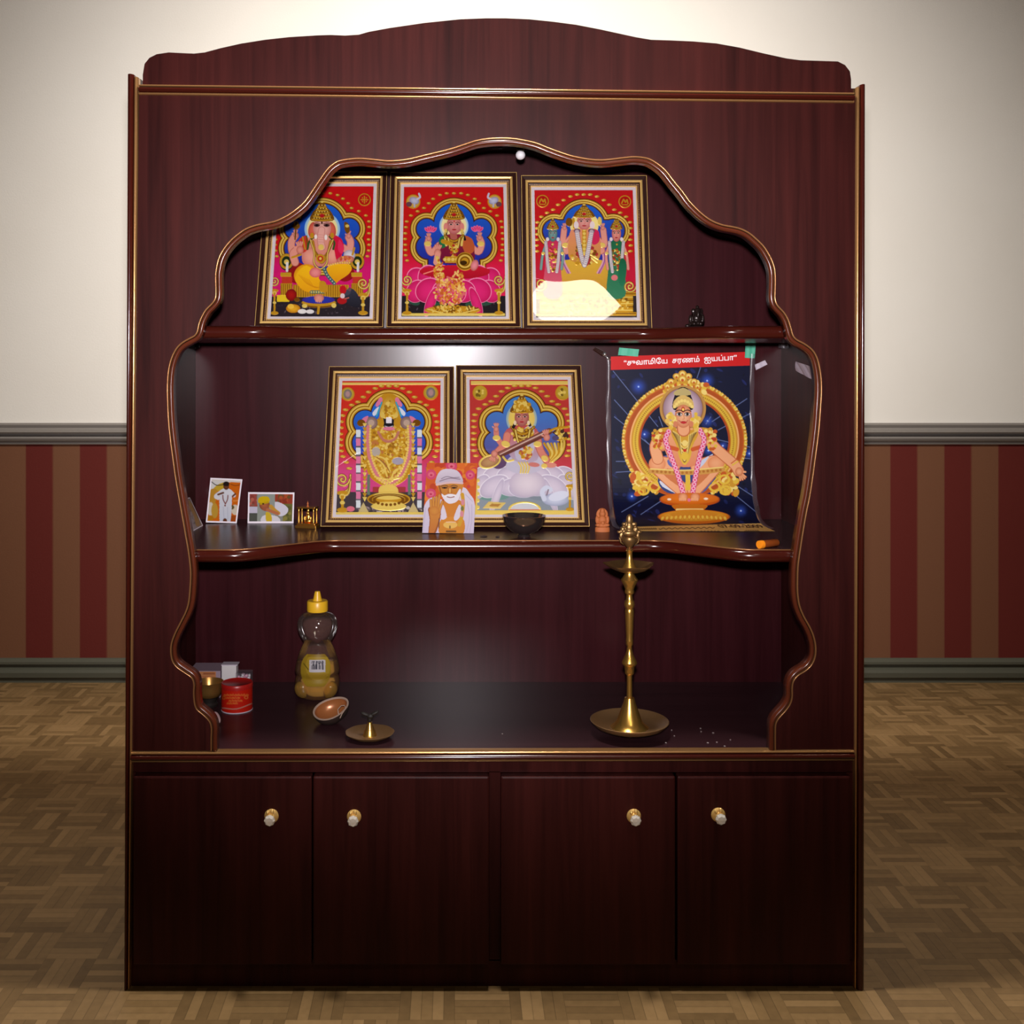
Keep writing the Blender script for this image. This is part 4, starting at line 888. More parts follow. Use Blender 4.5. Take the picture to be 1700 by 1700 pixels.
def art_veena(a):
    cx = 680
    tanjore(a, cx, [(cx, 520, 180), (920, 600, 108), (925, 800, 118)], (196, 62, 56), (206, 70, 84), 960, blue=((70, 140, 212), (96, 88, 160)), body=(440, 520, 920, 980), band=66)
    drops(a, [(680, 238), (612, 238), (545, 258), (485, 292), (432, 338), (384, 388), (326, 418), (262, 460), (226, 518), (216, 578), (216, 636), (214, 698), (214, 755), (212, 810), (216, 868), (235, 918)], cx, 30, 12)
    a.rect(185, 190, 1170, 226, HGOLD, 1)
    def emb(x, y, r): a.scatter(9, x, y, r * .5, r * .5, r * .12, r * .24, [HGOLD, (140, 110, 40)], 1)
    medal(a, 275, 305, 72, (206, 176, 60), emb); medal(a, 1080, 305, 72, (206, 176, 60), emb)
    a.rect(150, 1200, 1230, 1500, (150, 160, 170)); a.ell(400, 1310, 160, 46, (120, 160, 150)); a.ell(900, 1310, 160, 46, (140, 150, 160))
    lotus(a, 700, 1010, 1330, 520, (226, 214, 226), (196, 184, 204), (244, 238, 244))
    a.ell(735, 1190, 175, 130, (232, 220, 226), c2=(204, 190, 206))
    a.ell(680, 560, 150, 160, (246, 226, 120), c2=(150, 180, 190)); a.ell(680, 560, 128, 138, (240, 214, 90), c2=(230, 200, 110))
    a.ell(735, 880, 140, 150, (190, 180, 196))
    for k in range(6): a.line([(900 + 34 * k, 800), (960 + 20 * k, 900), (930 + 10 * k, 980)], 22, HGOLD if k % 2 else GOLD, 1)
    # seated body in pale sari
    a.poly([(540, 960), (640, 900), (800, 900), (900, 980), (860, 1060), (700, 1100), (540, 1050)], (206, 200, 216)); a.poly([(510, 720), (600, 630), (780, 630), (850, 720), (830, 960), (600, 960)], (200, 70, 64), c2=(190, 180, 200))
    a.poly([(720, 640), (800, 660), (790, 900), (640, 960), (620, 820)], (200, 194, 212))
    a.line([(540, 720), (520, 800), (430, 900)], 74, SKIN2); a.line([(540, 720), (520, 800), (430, 900)], 62, (224, 140, 120)); a.line([(830, 720), (860, 860), (920, 960)], 74, SKIN2); a.line([(830, 720), (860, 860), (920, 960)], 60, (222, 140, 122))
    a.line([(480, 800), (440, 740), (432, 680)], 52, (222, 140, 122)); hand(a, 432, 660, 32, 88); a.ell(436, 745, 38, 26, HGOLD, 0, 1); a.ell(525, 805, 44, 30, HGOLD, 20, 1); a.ell(835, 805, 40, 28, HGOLD, 0, 1); a.ell(905, 945, 36, 28, HGOLD, 30, 1)
    a.scatter(80, 690, 730, 110, 90, 10, 22, [GOLD, HGOLD, DGOLD], 1); jewels(a, 690, 640, 110, 4, 34, 70); a.scatter(40, 720, 890, 60, 60, 10, 20, [HGOLD, GOLD, (210, 110, 70)], 1)
    for k in range(4): a.line([(650 + 28 * k, 985), (676 + 26 * k, 1030), (668 + 24 * k, 1085)], 15, HGOLD, 1)
    a.ell(800, 1005, 56, 22, (214, 130, 120), 6); a.ell(965, 1010, 56, 26, (226, 150, 130)); a.ell(900, 1018, 30, 24, HGOLD, 0, 1)
    a.line([(640, 560), (600, 640)], 30, (40, 24, 26), 0, False); a.line([(730, 560), (760, 620)], 30, (40, 24, 26), 0, False)
    face(a, 682, 545, 70, 88, (206, 134, 120), (160, 86, 82)); crown(a, 682, 318, 500, 100, 5); a.scatter(40, 682, 430, 80, 60, 10, 22, [HGOLD, GOLD], 1)
    for sx in (-1, 1): a.ell(682 + sx * 66, 598, 14, 22, (246, 226, 190), 0, 0.5)
    # the long lute
    a.ell(455, 975, 80, 72, (104, 74, 112)); a.line([(420, 930), (700, 800), (950, 680)], 62, (110, 60, 50), 0, False); a.line([(420, 920), (700, 790), (950, 672)], 30, (150, 90, 80), 0, False); a.line([(470, 905), (700, 790), (940, 676)], 9, (230, 206, 190), 0, False)
    a.line([(930, 690), (1020, 650), (1130, 640)], 22, GOLD, 1); a.scatter(24, 1060, 720, 70, 40, 12, 22, [GOLD, HGOLD, (90, 60, 50)], 1); a.ell(1010, 745, 34, 24, (90, 80, 120))
    a.ell(370, 975, 112, 66, HGOLD, -18, 1); a.ell(372, 975, 92, 50, (200, 160, 110), -18, c2=(170, 120, 80)); hand(a, 415, 900, 40, 250); hand(a, 925, 740, 40, 100); a.line([(500, 930), (540, 970), (600, 960)], 20, HGOLD, 1)
    # swan, books, lamp
    a.ell(1010, 1345, 130, 62, (214, 218, 234), c2=(170, 176, 200)); a.line([(900, 1340), (880, 1270), (920, 1230), (960, 1250)], 46, (220, 224, 238)); a.ell(1040, 1310, 100, 44, (228, 230, 242), -14); a.line([(940, 1250), (925, 1300)], 14, (150, 130, 140), 0, False)
    a.poly([(300, 1430), (360, 1365), (530, 1375), (470, 1435)], (236, 206, 120), 0.5, False); a.poly([(360, 1410), (390, 1385), (480, 1388), (450, 1415)], (190, 140, 70), 0.4, False)
    a.ell(710, 1440, 160, 76, HGOLD, 0, 1); a.ell(710, 1446, 140, 66, (214, 216, 222)); a.rect(150, 1450, 1220, 1500, HGOLD, 1); a.line([(560, 1445), (860, 1445)], 10, (220, 120, 90), 0, False)
    lamp_stand(a, 1150, 1050, 1450, 66, 1); a.rect(215, 1140, 250, 1450, HGOLD, 1); a.beads([(255, 1160), (255, 1420)], 18, HGOLD, 1, 60)

def art_poster(a):
    W_ = a.rng
    # night blue ground with stars and rays
    a.put(np.ones(a.X.shape), (15, 18, 46)); a.aa = 4
    for i in range(260): x, y = 180 + W_.rand() * 1300, 250 + W_.rand() * 1330; a.ell(x, y, 5 + W_.rand() * 26, 4 + W_.rand() * 14, [(30, 38, 90), (12, 14, 34), (26, 34, 80), (16, 18, 44)][i % 4], W_.rand() * 60)
    for x, y, r in ((400, 410, 90), (970, 360, 80), (975, 695, 70), (450, 805, 60), (345, 1320, 60), (1320, 965, 60), (1250, 1440, 70), (520, 925, 50), (1100, 900, 50), (980, 940, 60)):
        m = np.clip(1 - np.hypot(a.X - x, a.Y - y) / r, 0, 1) ** 2; a.put(m * 0.8, (60, 96, 214)); a.ell(x, y, 7, 7, (170, 196, 250))
    for P in (((190, 280), (560, 740)), ((200, 520), (420, 760)), ((200, 660), (540, 930)), ((215, 1120), (380, 1110)), ((215, 1030), (360, 1030)), ((260, 1450), (480, 1320)), ((420, 1470), (600, 1350)), ((915, 250), (885, 340)), ((1300, 510), (1010, 700)), ((1330, 630), (1060, 770)), ((1340, 915), (1060, 850)), ((1345, 1010), (1250, 1000)), ((1180, 1290), (1450, 1510)), ((1230, 1240), (1400, 1350)), ((450, 850), (520, 920)), ((1000, 660), (960, 720)), ((570, 660), (600, 740))):
        a.line(P, 6, (96, 110, 158), 0, False)
    G1, G2, G3, OR = (206, 150, 44), (226, 186, 62), (242, 214, 120), (196, 90, 30)
    # flaming ring
    cx, cy = 782, 860
    for k in range(110):
        t = 6.283 * k / 110
        if 0.35 * math.pi < t % 6.283 < 0.65 * math.pi: continue
        a.ell(cx + 498 * math.cos(t), cy + 478 * math.sin(t), 24, 19, (G1, G2, (190, 124, 36))[k % 3], math.degrees(t)); a.ell(cx + 508 * math.cos(t + .02), cy + 488 * math.sin(t + .02), 10, 9, G3)
    a.ell(cx, cy, 432, 412, OR, ring=118); a.ell(cx, cy, 408, 390, G1, ring=64); a.ell(cx, cy, 470, 450, (176, 80, 26), ring=26); a.ell(cx, cy, 448, 428, (240, 180, 110), ring=12); a.ell(cx, cy, 408, 390, G2, ring=36)
    for k in range(150): t = 6.283 * k / 150; a.ell(cx + 408 * math.cos(t), cy + 390 * math.sin(t), 9, 6, (176, 130, 34), math.degrees(t))
    a.ell(cx, cy, 372, 356, (176, 74, 24), ring=16)
    for i in range(56): t = -1.57 + (i / 55 - .5) * 0.75; r = 400 + (i * 37 % 100); a.ell(cx + r * math.cos(t) * 1.02, cy + r * math.sin(t), 26, 20, (G1, G2, OR, G3)[i % 4], i * 40)
    for (x, y, r) in ((765, 305, 34), (715, 325, 30), (815, 325, 30), (765, 350, 40), (670, 370, 30), (860, 370, 30), (640, 410, 26), (890, 410, 26)): a.ell(x, y, r, r * .9, G1); a.ell(x, y - 4, r * .6, r * .5, G3); a.ell(x, y + 6, r * .3, r * .3, OR)
    for sx in (-1, 1):
        for i in range(34): a.ell(cx + sx * (300 + W_.rand() * 110) - (30 if sx < 0 else -20), 1130 + W_.rand() * 165, 20 + W_.rand() * 18, 16 + W_.rand() * 12, (G1, G2, G3, OR)[i % 4], W_.rand() * 180)
        for (x, y) in ((330, 1180), (250, 1240), (340, 1270)): a.ell(cx + sx * x, y, 40, 34, G2, ring=16)
    # halo disc
    a.ell(768, 590, 190, 190, (150, 104, 60)); a.ell(768, 590, 182, 182, (190, 140, 70), ring=20); a.ell(768, 590, 162, 166, (222, 196, 206), c2=(150, 118, 130))
    # dhoti and legs
    a.poly([(560, 1160), (700, 1000), (860, 1000), (1050, 1130), (900, 1290), (640, 1290)], (52, 66, 120)); a.poly([(580, 1190), (690, 1270), (720, 1300), (600, 1240)], (214, 214, 226)); a.poly([(560, 1010), (700, 980), (720, 1100), (640, 1090)], (96, 104, 170)); a.poly([(880, 1060), (1010, 970), (1000, 1000), (900, 1100)], (200, 206, 226)); a.poly([(1040, 1150), (960, 1270), (900, 1290), (1000, 1180)], (84, 96, 150))
    SK, SK2 = (238, 168, 120), (196, 104, 60)
    for P, w in (([(690, 1060), (545, 1050), (640, 1160), (770, 1270)], 104), ([(890, 1070), (1050, 1040), (960, 1160), (860, 1270)], 104)): a.line(P, w + 14, SK2); a.line(P, w, SK)
    a.ell(556, 1050, 70, 64, SK, c2=(222, 136, 86)); a.ell(1044, 1045, 70, 58, SK, c2=(222, 136, 86)); a.poly([(600, 1130), (640, 1090), (720, 1120), (770, 1210), (740, 1240)], (206, 120, 70)); a.poly([(1000, 1120), (950, 1090), (900, 1120), (850, 1210), (880, 1240)], (206, 120, 70)); a.poly([(640, 1020), (700, 1000), (720, 1080), (660, 1070)], (96, 104, 170)); a.poly([(880, 1060), (980, 985), (960, 1030), (900, 1090)], (200, 206, 226))
    # torso, arms
    a.poly([(560, 800), (660, 760), (900, 760), (1000, 800), (960, 900), (880, 1060), (690, 1060), (620, 940)], SK, c2=(222, 136, 92))
    a.line([(600, 800), (540, 900), (560, 1010)], 96, SK2); a.line([(600, 800), (540, 900), (560, 1010)], 84, SK); a.line([(980, 800), (1020, 900), (1190, 1050), (1230, 1110)], 92, SK2); a.line([(980, 800), (1020, 900), (1190, 1050), (1230, 1110)], 78, SK)
    hand(a, 600, 900, 50, 92, SK, SK2); hand(a, 1235, 1115, 40, 300, SK, SK2); a.line([(1180, 1060), (1225, 1030)], 12, G2, 0, False); a.line([(1170, 1046), (1212, 1014)], 8, OR, 0, False)
    for sx in (-1, 1): a.line([(cx + sx * 90, 765), (cx + sx * 200, 780), (cx + sx * 250, 850)], 42, G1); a.scatter(26, cx + sx * 215, 815, 56, 50, 10, 18, [G1, G3, OR, (190, 60, 30)]); a.scatter(10, cx + sx * 225, 905, 36, 30, 10, 16, [G2, OR])
    # jewels
    a.poly([(680, 780), (890, 780), (850, 900), (830, 1000), (785, 1060), (740, 1000), (715, 900)], G1, c2=G2)
    for k in range(5): jw = 100 - 14 * k; a.line([(cx - jw, 785 + 8 * k), (cx - jw * .5, 860 + 30 * k), (cx, 900 + 34 * k), (cx + jw * .5, 860 + 30 * k), (cx + jw, 785 + 8 * k)], 9, (130, 96, 40)); a.line([(cx - jw + 6, 778 + 8 * k), (cx - jw * .5, 850 + 30 * k), (cx, 888 + 34 * k), (cx + jw * .5, 850 + 30 * k), (cx + jw - 6, 778 + 8 * k)], 7, G3)
    a.ell(785, 880, 24, 26, G3); a.ell(785, 940, 14, 14, (200, 50, 30)); a.ell(785, 985, 30, 34, G2); a.line([(650, 910), (720, 930)], 34, (206, 90, 40), 0, False); a.line([(850, 930), (930, 905)], 34, (206, 90, 40), 0, False)
    a.line([(500, 1108), (640, 1120), (785, 1122), (930, 1118), (1100, 1095)], 40, (206, 150, 70)); a.line([(500, 1092), (785, 1104), (1100, 1078)], 9, G3); a.beads([(520, 1112), (785, 1124), (1080, 1100)], 11, (176, 110, 40), 0, 34); a.rect(790, 1140, 830, 1270, G2)
    for P in ([(650, 780), (625, 850), (660, 960), (720, 1120), (770, 1290)], [(910, 770), (945, 850), (915, 960), (880, 1120), (850, 1290)]): a.line(P, 42, (206, 70, 120)); a.beads(P, 17, (250, 190, 210), 0, 34); a.beads(P, 9, (226, 60, 120), 0, 34)
    # head
    a.line([(770, 700), (775, 770)], 110, SK2, 0, False); a.line([(770, 690), (775, 770)], 92, SK, 0, False)
    a.poly([(690, 600), (700, 480), (740, 420), (800, 420), (835, 480), (850, 600)], (24, 16, 18)); a.poly([(700, 450), (770, 420), (830, 450), (825, 480), (705, 480)], (190, 170, 110)); a.poly([(690, 590), (700, 520), (770, 480), (845, 520), (855, 590), (770, 560)], (216, 180, 100)); a.beads([(700, 575), (730, 540), (770, 525), (815, 540), (845, 575)], 13, G3, 0, 24)
    face(a, 772, 655, 70, 96, (240, 178, 132), (204, 116, 76)); a.ell(770, 600, 15, 24, (196, 40, 20)); a.ell(770, 600, 8, 12, (250, 220, 100))
    for x in (738, 806): a.ell(x, 638, 27, 13, (90, 44, 30)); a.ell(x, 639, 22, 10, (240, 226, 216)); a.ell(x, 638, 12, 11, (20, 10, 10)); a.line([(x - 32, 616), (x, 604), (x + 30, 614)], 8, (50, 22, 16))
    a.line([(735, 690), (775, 716), (810, 690)], 7, (190, 90, 70)); a.ell(775, 708, 26, 9, (190, 40, 44))
    for sx in (-1, 1): a.scatter(16, 772 + sx * 100, 700, 34, 70, 14, 22, [G2, G3, (230, 190, 90)]); a.ell(772 + sx * 66, 720, 18, 26, (214, 130, 90))
    # plinth
    a.ell(825, 1350, 246, 56, (190, 82, 20)); a.ell(825, 1338, 242, 48, (226, 120, 30), c2=(206, 100, 24)); a.poly([(690, 1390), (960, 1390), (940, 1440), (960, 1480), (690, 1480), (710, 1440)], (200, 110, 26)); a.line([(720, 1432), (930, 1432)], 22, (250, 214, 130), 0, False)
    a.ell(860, 1490, 296, 60, (214, 110, 24)); a.ell(860, 1482, 280, 48, (240, 190, 60), c2=(214, 130, 30)); a.ell(860, 1470, 200, 30, (214, 140, 40))
    for k in range(15): a.ell(600 + 37 * k, 1496 - 10 * math.sin(k / 14 * 3.14) + 6, 15, 22, (250, 206, 80), (k - 7) * -5, c2=(206, 116, 26))
    for x in (770, 870): a.ell(x, 1325, 40, 34, SK, c2=SK2); a.dots([(x - 26 + 15 * k, 1345) for k in range(4)], 9, 13, SK)
    a.ell(655, 1345, 16, 9, (250, 230, 200)); a.ell(960, 1340, 18, 9, (250, 230, 200)); a.ell(820, 1350, 14, 14, (230, 120, 150))

def art_sai(a):
    a.put(np.ones(a.X.shape), (214, 92, 30)); a.aa = 5
    a.scatter(60, 440, 300, 380, 320, 20, 60, [(226, 110, 36), (196, 66, 28), (206, 60, 60), (232, 130, 40)])
    for x, y, r in ((200, 215, 65), (700, 220, 60), (195, 460, 65), (460, 105, 70)): a.ell(x, y, r, r, (214, 70, 110)); a.ell(x, y, r * .6, r * .5, (230, 110, 130)); a.ell(x, y + r * .1, r * .25, r * .2, (190, 40, 80))
    WH, WS = (226, 214, 226), (188, 176, 200)
    a.poly([(70, 1000), (110, 620), (240, 500), (420, 560), (600, 380), (700, 470), (760, 600), (770, 1000)], WH, c2=(206, 190, 216))
    for P in ([(660, 560), (690, 760), (650, 960)], [(720, 600), (720, 800), (690, 970)], [(130, 640), (110, 800), (100, 960)], [(640, 470), (730, 560)]): a.line(P, 7, WS)
    a.poly([(350, 560), (560, 540), (590, 640), (480, 800), (400, 760)], (214, 130, 40)); a.poly([(330, 790), (600, 770), (600, 990), (320, 990)], (222, 140, 40), c2=(206, 130, 30)); a.poly([(350, 600), (400, 760), (330, 780)], WH); a.poly([(560, 600), (600, 700), (530, 800), (490, 770)], WH)
    a.ell(445, 860, 90, 46, (236, 186, 90)); a.line([(395, 825), (510, 825)], 12, (240, 190, 150), 0, False); a.line([(400, 945), (510, 945)], 26, (110, 70, 20), 0, False); a.ell(440, 890, 10, 22, (130, 90, 30))
    a.line([(600, 470), (610, 600), (590, 760), (560, 860)], 46, (214, 160, 40)); a.dots([(605, 570), (592, 720)], 22, 40, (220, 140, 150)); a.ell(598, 650, 20, 30, (120, 120, 60))
    # face
    SK, SK2 = (214, 142, 56), (160, 84, 26)
    a.poly([(300, 350), (590, 320), (575, 480), (520, 570), (400, 570), (330, 480)], SK, c2=(190, 112, 40)); a.line([(330, 470), (300, 350)], 20, SK2, 0, False)
    a.poly([(265, 340), (280, 220), (350, 150), (470, 145), (560, 190), (605, 320), (440, 320)], (222, 210, 222), c2=(196, 178, 196)); a.line([(270, 345), (440, 318), (600, 325)], 26, (226, 190, 190)); a.line([(310, 300), (440, 262), (570, 275)], 13, (150, 130, 146)); a.line([(330, 270), (400, 240), (480, 255), (560, 250)], 8, (120, 104, 120))
    a.poly([(330, 460), (400, 500), (440, 470), (500, 495), (565, 400), (580, 440), (540, 550), (440, 590), (370, 545)], (236, 228, 236)); a.line([(380, 492), (440, 474), (510, 486)], 24, (244, 238, 242)); a.line([(405, 500), (445, 510), (495, 500)], 11, (150, 80, 60))
    for x in (372, 492): a.ell(x, 384, 40, 13, (96, 52, 20)); a.line([(x - 48, 366), (x, 352), (x + 44, 366)], 12, (110, 66, 30)); a.ell(x, 386, 12, 10, (20, 12, 8))
    a.poly([(428, 360), (452, 360), (470, 450), (440, 462), (410, 450)], (190, 112, 40)); a.ell(440, 420, 12, 34, (232, 176, 90))
    # raised hand
    a.poly([(165, 640), (300, 640), (320, 760), (250, 980), (165, 980), (180, 800)], SK2); a.poly([(180, 640), (300, 640), (310, 750), (230, 970), (175, 960), (190, 800)], SK, c2=(196, 110, 40))
    for k, (x, y) in enumerate(((195, 545), (228, 515), (266, 505), (305, 480))): a.line([(200 + 30 * k, 660), (x, y)], 36, SK2, 0, False); a.line([(200 + 30 * k, 660), (x, y)], 27, SK, 0, False)
    a.line([(300, 690), (345, 560)], 36, SK2, 0, False); a.line([(300, 690), (343, 562)], 27, SK, 0, False); a.ell(240, 680, 66, 60, SK, c2=(200, 120, 46)); a.line([(300, 780), (300, 900)], 10, (90, 60, 60), 0, False)

def art_white_robe(a):
    a.put(np.ones(a.X.shape), (236, 226, 216)); a.aa = 7
    a.poly([(362, 140), (710, 150), (655, 620), (310, 600)], (222, 110, 20), 0, False); a.poly([(362, 140), (540, 145), (520, 240), (350, 230)], (232, 228, 222)); a.poly([(400, 200), (520, 150), (520, 260), (430, 250), (350, 330)], (214, 176, 50)); a.line([(362, 140), (420, 180), (500, 175)], 10, (60, 50, 50)); a.line([(590, 170), (640, 185), (705, 175)], 10, (150, 70, 20))
    a.poly([(345, 240), (430, 240), (400, 400), (330, 420)], (206, 150, 50)); a.ell(350, 460, 40, 80, (232, 220, 200)); a.ell(400, 480, 40, 90, (206, 160, 60)); a.ell(345, 570, 40, 36, (200, 130, 20)); a.ell(640, 470, 46, 60, (230, 214, 190)); a.ell(600, 440, 30, 26, (110, 90, 40)); a.poly([(590, 545), (660, 545), (650, 620), (580, 620)], (176, 80, 20)); a.line([(620, 365), (680, 360)], 14, (240, 150, 70), 0, False)
    Wt, Ws = (236, 234, 240), (196, 200, 216)
    a.poly([(470, 240), (590, 235), (600, 420), (585, 600), (560, 612), (530, 590), (500, 612), (460, 612), (455, 420)], Wt, c2=(214, 218, 232)); a.line([(500, 440), (510, 580)], 8, Ws, 0, False); a.line([(550, 440), (555, 580)], 8, Ws, 0, False)
    a.line([(485, 255), (415, 310), (440, 330)], 46, Wt); a.line([(580, 255), (625, 300)], 46, Wt); a.line([(440, 290), (500, 270)], 22, (110, 60, 36), 0, False); a.line([(612, 310), (640, 285)], 22, (120, 66, 40), 0, False)
    a.line([(495, 300), (500, 350), (525, 400)], 12, (140, 70, 60)); a.line([(555, 300), (550, 350), (525, 400)], 12, (140, 70, 60)); a.ell(522, 420, 10, 10, (130, 60, 50)); a.ell(535, 190, 34, 46, (120, 70, 44), c2=(90, 50, 30)); a.ell(535, 165, 38, 28, (40, 28, 24)); a.ell(520, 596, 24, 26, (110, 60, 36))
def art_yellow_turban(a):
    a.put(np.ones(a.X.shape), (150, 150, 140)); a.aa = 7
    a.rect(805, 280, 920, 430, (170, 80, 70)); a.scatter(14, 860, 350, 60, 60, 14, 26, [(150, 70, 60), (200, 110, 90), (130, 110, 90)]); a.rect(800, 435, 900, 510, (214, 206, 226)); a.rect(800, 510, 900, 615, (90, 92, 84)); a.rect(900, 280, 1110, 615, (160, 166, 156)); a.rect(1110, 280, 1320, 400, (170, 70, 50)); a.scatter(16, 1200, 340, 90, 50, 14, 28, [(190, 90, 50), (120, 90, 50), (150, 60, 40)]); a.rect(1200, 400, 1320, 615, (120, 116, 60)); a.scatter(14, 1240, 520, 70, 80, 16, 30, [(100, 100, 50), (150, 140, 70)])
    a.poly([(1110, 380), (1200, 400), (1265, 460), (1240, 520), (1170, 545), (1120, 500)], (232, 226, 238)); a.poly([(950, 560), (1010, 530), (1140, 550), (1160, 620), (960, 620)], (236, 230, 236)); a.poly([(1000, 500), (1060, 520), (1070, 615), (1010, 615)], (226, 190, 50))
    a.ell(985, 410, 62, 66, (190, 110, 70), c2=(140, 76, 50)); a.poly([(910, 380), (920, 330), (975, 310), (1030, 320), (1045, 370), (940, 390)], (226, 190, 20)); a.line([(940, 400), (1030, 380)], 22, (210, 170, 20)); a.ell(1000, 460, 40, 26, (176, 96, 70)); a.line([(1060, 430), (1110, 480), (1150, 510)], 44, (214, 160, 60)); a.line([(1020, 470), (1140, 515)], 36, (200, 120, 80), 0, False); a.ell(970, 400, 12, 8, (30, 20, 20))
def art_edge_card(a):
    a.put(np.ones(a.X.shape), (150, 130, 130)); a.aa = 7
    a.scatter(30, 130, 520, 100, 200, 20, 50, [(130, 112, 116), (170, 150, 150), (110, 96, 104)]); a.line([(90, 380), (170, 520), (200, 640)], 50, (176, 130, 70)); a.line([(70, 450), (110, 600), (130, 700)], 46, (190, 180, 200)); a.line([(150, 430), (210, 560)], 22, (120, 90, 80))
# ---------------------------------------------------------------- framed prints
def box_blur(h, n=1):
    for _ in range(n):
        p = np.pad(h, 1, mode='edge'); h = (p[:-2, 1:-1] + p[2:, 1:-1] + p[1:-1, :-2] + p[1:-1, 2:] + 2 * p[1:-1, 1:-1]) / 6
    return h
def grid_faces(n, m): return [(i * m + j, i * m + j + 1, (i + 1) * m + j + 1, (i + 1) * m + j) for i in range(n - 1) for j in range(m - 1)]
def framed(label, px0, px1, top, yb, zb, lean, art, crop, yaw=0.0, loop=False, pane='glass'):
    """px0, px1: photo x of the bottom corners; top: photo y of the top edge"""
    x0, x1 = XX(px0, yb), XX(px1, yb); w = x1 - x0; th = math.radians(lean)
    lo, hi = 0.1, 0.6
    for _ in range(40):
        h = (lo + hi) / 2; yt = yb + h * math.sin(th); zt = zb + h * math.cos(th)
        if CY - (zt - H) / mpp(yt) > top: lo = h
        else: hi = h
    root = thing('framed_print', label, 'picture', ((x0 + x1) / 2, yb, zb), 'framed prints on the shelves', (-th, 0, math.radians(yaw)))
    mw = Matrix.Translation(root.location) @ root.rotation_euler.to_matrix().to_4x4()
    # moulded rail: (inset, towards viewer, material)
    R = [(0.0, -0.002, 0), (0.0, 0.0145, 0), (0.0008, 0.0165, 1), (0.0018, 0.0165, 0), (0.0028, 0.0150, 0), (0.0102, 0.0140, 1), (0.0108, 0.0150, 1), (0.0130, 0.0166, 1), (0.0152, 0.0150, 1), (0.0158, 0.0125, 0),
         (0.0168, 0.0095, 0), (0.0212, 0.0075, 1), (0.0217, 0.0086, 1), (0.0229, 0.0086, 1), (0.0236, 0.0040, 0), (0.0236, -0.002, 0)]
    vs, fs, mi = [], [], []
    for ins, b, _ in R: vs += [(-w / 2 + ins, -b, ins), (w / 2 - ins, -b, ins), (w / 2 - ins, -b, h - ins), (-w / 2 + ins, -b, h - ins)]
    for i in range(len(R)):
        j = (i + 1) % len(R)
        for k in range(4): fs.append((i * 4 + k, i * 4 + (k + 1) % 4, j * 4 + (k + 1) % 4, j * 4 + k)); mi.append(R[i][2])
    put('frame', vs, fs, ['framebrown', 'gold'], root, midx=mi)
    bm = bmesh.new(); q = 0.0190; r = 0.0013
    for (ax, az, bx, bz) in ((-w / 2 + q, q, w / 2 - q, q), (w / 2 - q, q, w / 2 - q, h - q), (w / 2 - q, h - q, -w / 2 + q, h - q), (-w / 2 + q, h - q, -w / 2 + q, q)):
        L = math.hypot(bx - ax, bz - az); n = int(L / 0.0036)
        for k in range(n):
            x, z = ax + (bx - ax) * k / n, az + (bz - az) * k / n
            top_ = bm.verts.new((x, -0.0105, z)); ring = [bm.verts.new((x + r * math.cos(a), -0.0080, z + r * math.sin(a))) for a in (0, 1.05, 2.09, 3.14, 4.19, 5.24)]
            for a in range(6): bm.faces.new((top_, ring[a], ring[(a + 1) % 6]))
    put_bm('beading', bm, 'bead', root, smooth=True)
    i0, i1 = 0.0230, 0.0302
    vs = []
    for ins in (i0, i1): vs += [(-w / 2 + ins, -0.0042, ins), (w / 2 - ins, -0.0042, ins), (w / 2 - ins, -0.0042, h - ins), (-w / 2 + ins, -0.0042, h - ins)]
    vs += [(v[0], -0.0022, v[2]) for v in vs[4:]]
    put('mount', vs, [(k, (k + 1) % 4, 4 + (k + 1) % 4, 4 + k) for k in range(4)] + [(4 + k, 4 + (k + 1) % 4, 8 + (k + 1) % 4, 8 + k) for k in range(4)], 'mat', root)
    m_, n_ = 300, 384
    u = np.linspace(-w / 2 + i1 - 0.001, w / 2 - i1 + 0.001, m_); v = np.linspace(h - i1 + 0.001, i1 - 0.001, n_)
    U, V = np.meshgrid(u, v); loc = np.stack([U, np.full(U.shape, -0.0022), V, np.ones(U.shape)], -1)
    wp = loc @ np.array(mw).T
    px, py = proj(wp[..., :3]); a = Art((px - crop[0]) * crop[2], (py - crop[1]) * crop[2], (200, 30, 30)); art(a)
    loc[..., 1] -= 0.0007 * box_blur(a.h, 2) 
    put('print', loc[..., :3].reshape(-1, 3), grid_faces(n_, m_), 'print', root, smooth=True, ink=a.ink().reshape(-1, 4))
    g = 0.0236; put('glass_pane', [(-w / 2 + g, -0.0050, g), (w / 2 - g, -0.0050, g), (w / 2 - g, -0.0050, h - g), (-w / 2 + g, -0.0050, h - g)], [(0, 1, 2, 3)], pane, root)
    bm = bmesh.new(); box(bm, -w / 2 + 0.004, w / 2 - 0.004, 0.002, 0.004, 0.004, h - 0.004); put_bm('backing_board', bm, 'black', root)
    if loop:
        bm = bmesh.new(); tube(bm, [(0.008 * math.cos(t), -0.002, h - 0.003 + 0.008 * math.sin(t)) for t in np.linspace(0, math.pi, 9)], 0.0012, 6); put_bm('hanging_loop', bm, 'black', root, smooth=True)
    return root
framed('gold framed print of an elephant-headed deity, partly hidden by the scalloped edge, top shelf', 424, 637, 291, 0.285, UP_Z, 22, art_elephant, (420, 280, 6.296))
framed('gold framed print of a goddess on a pink lotus pouring gold coins, top shelf', 642, 864, 292, 0.285, UP_Z, 22, art_lotus_coins, (640, 280, 6.296))
framed('gold framed print of three garlanded deities with a bright glare patch, top shelf', 867, 1081, 295, 0.350, UP_Z, 11, art_trio, (855, 280, 6.298), pane='glass')
framed('gold framed print of a standing golden deity with flower ropes, on the middle shelf', 533, 754, 613, 0.29, MID_Z, 25, art_standing_gold, (530, 600, 5.861), loop=True)
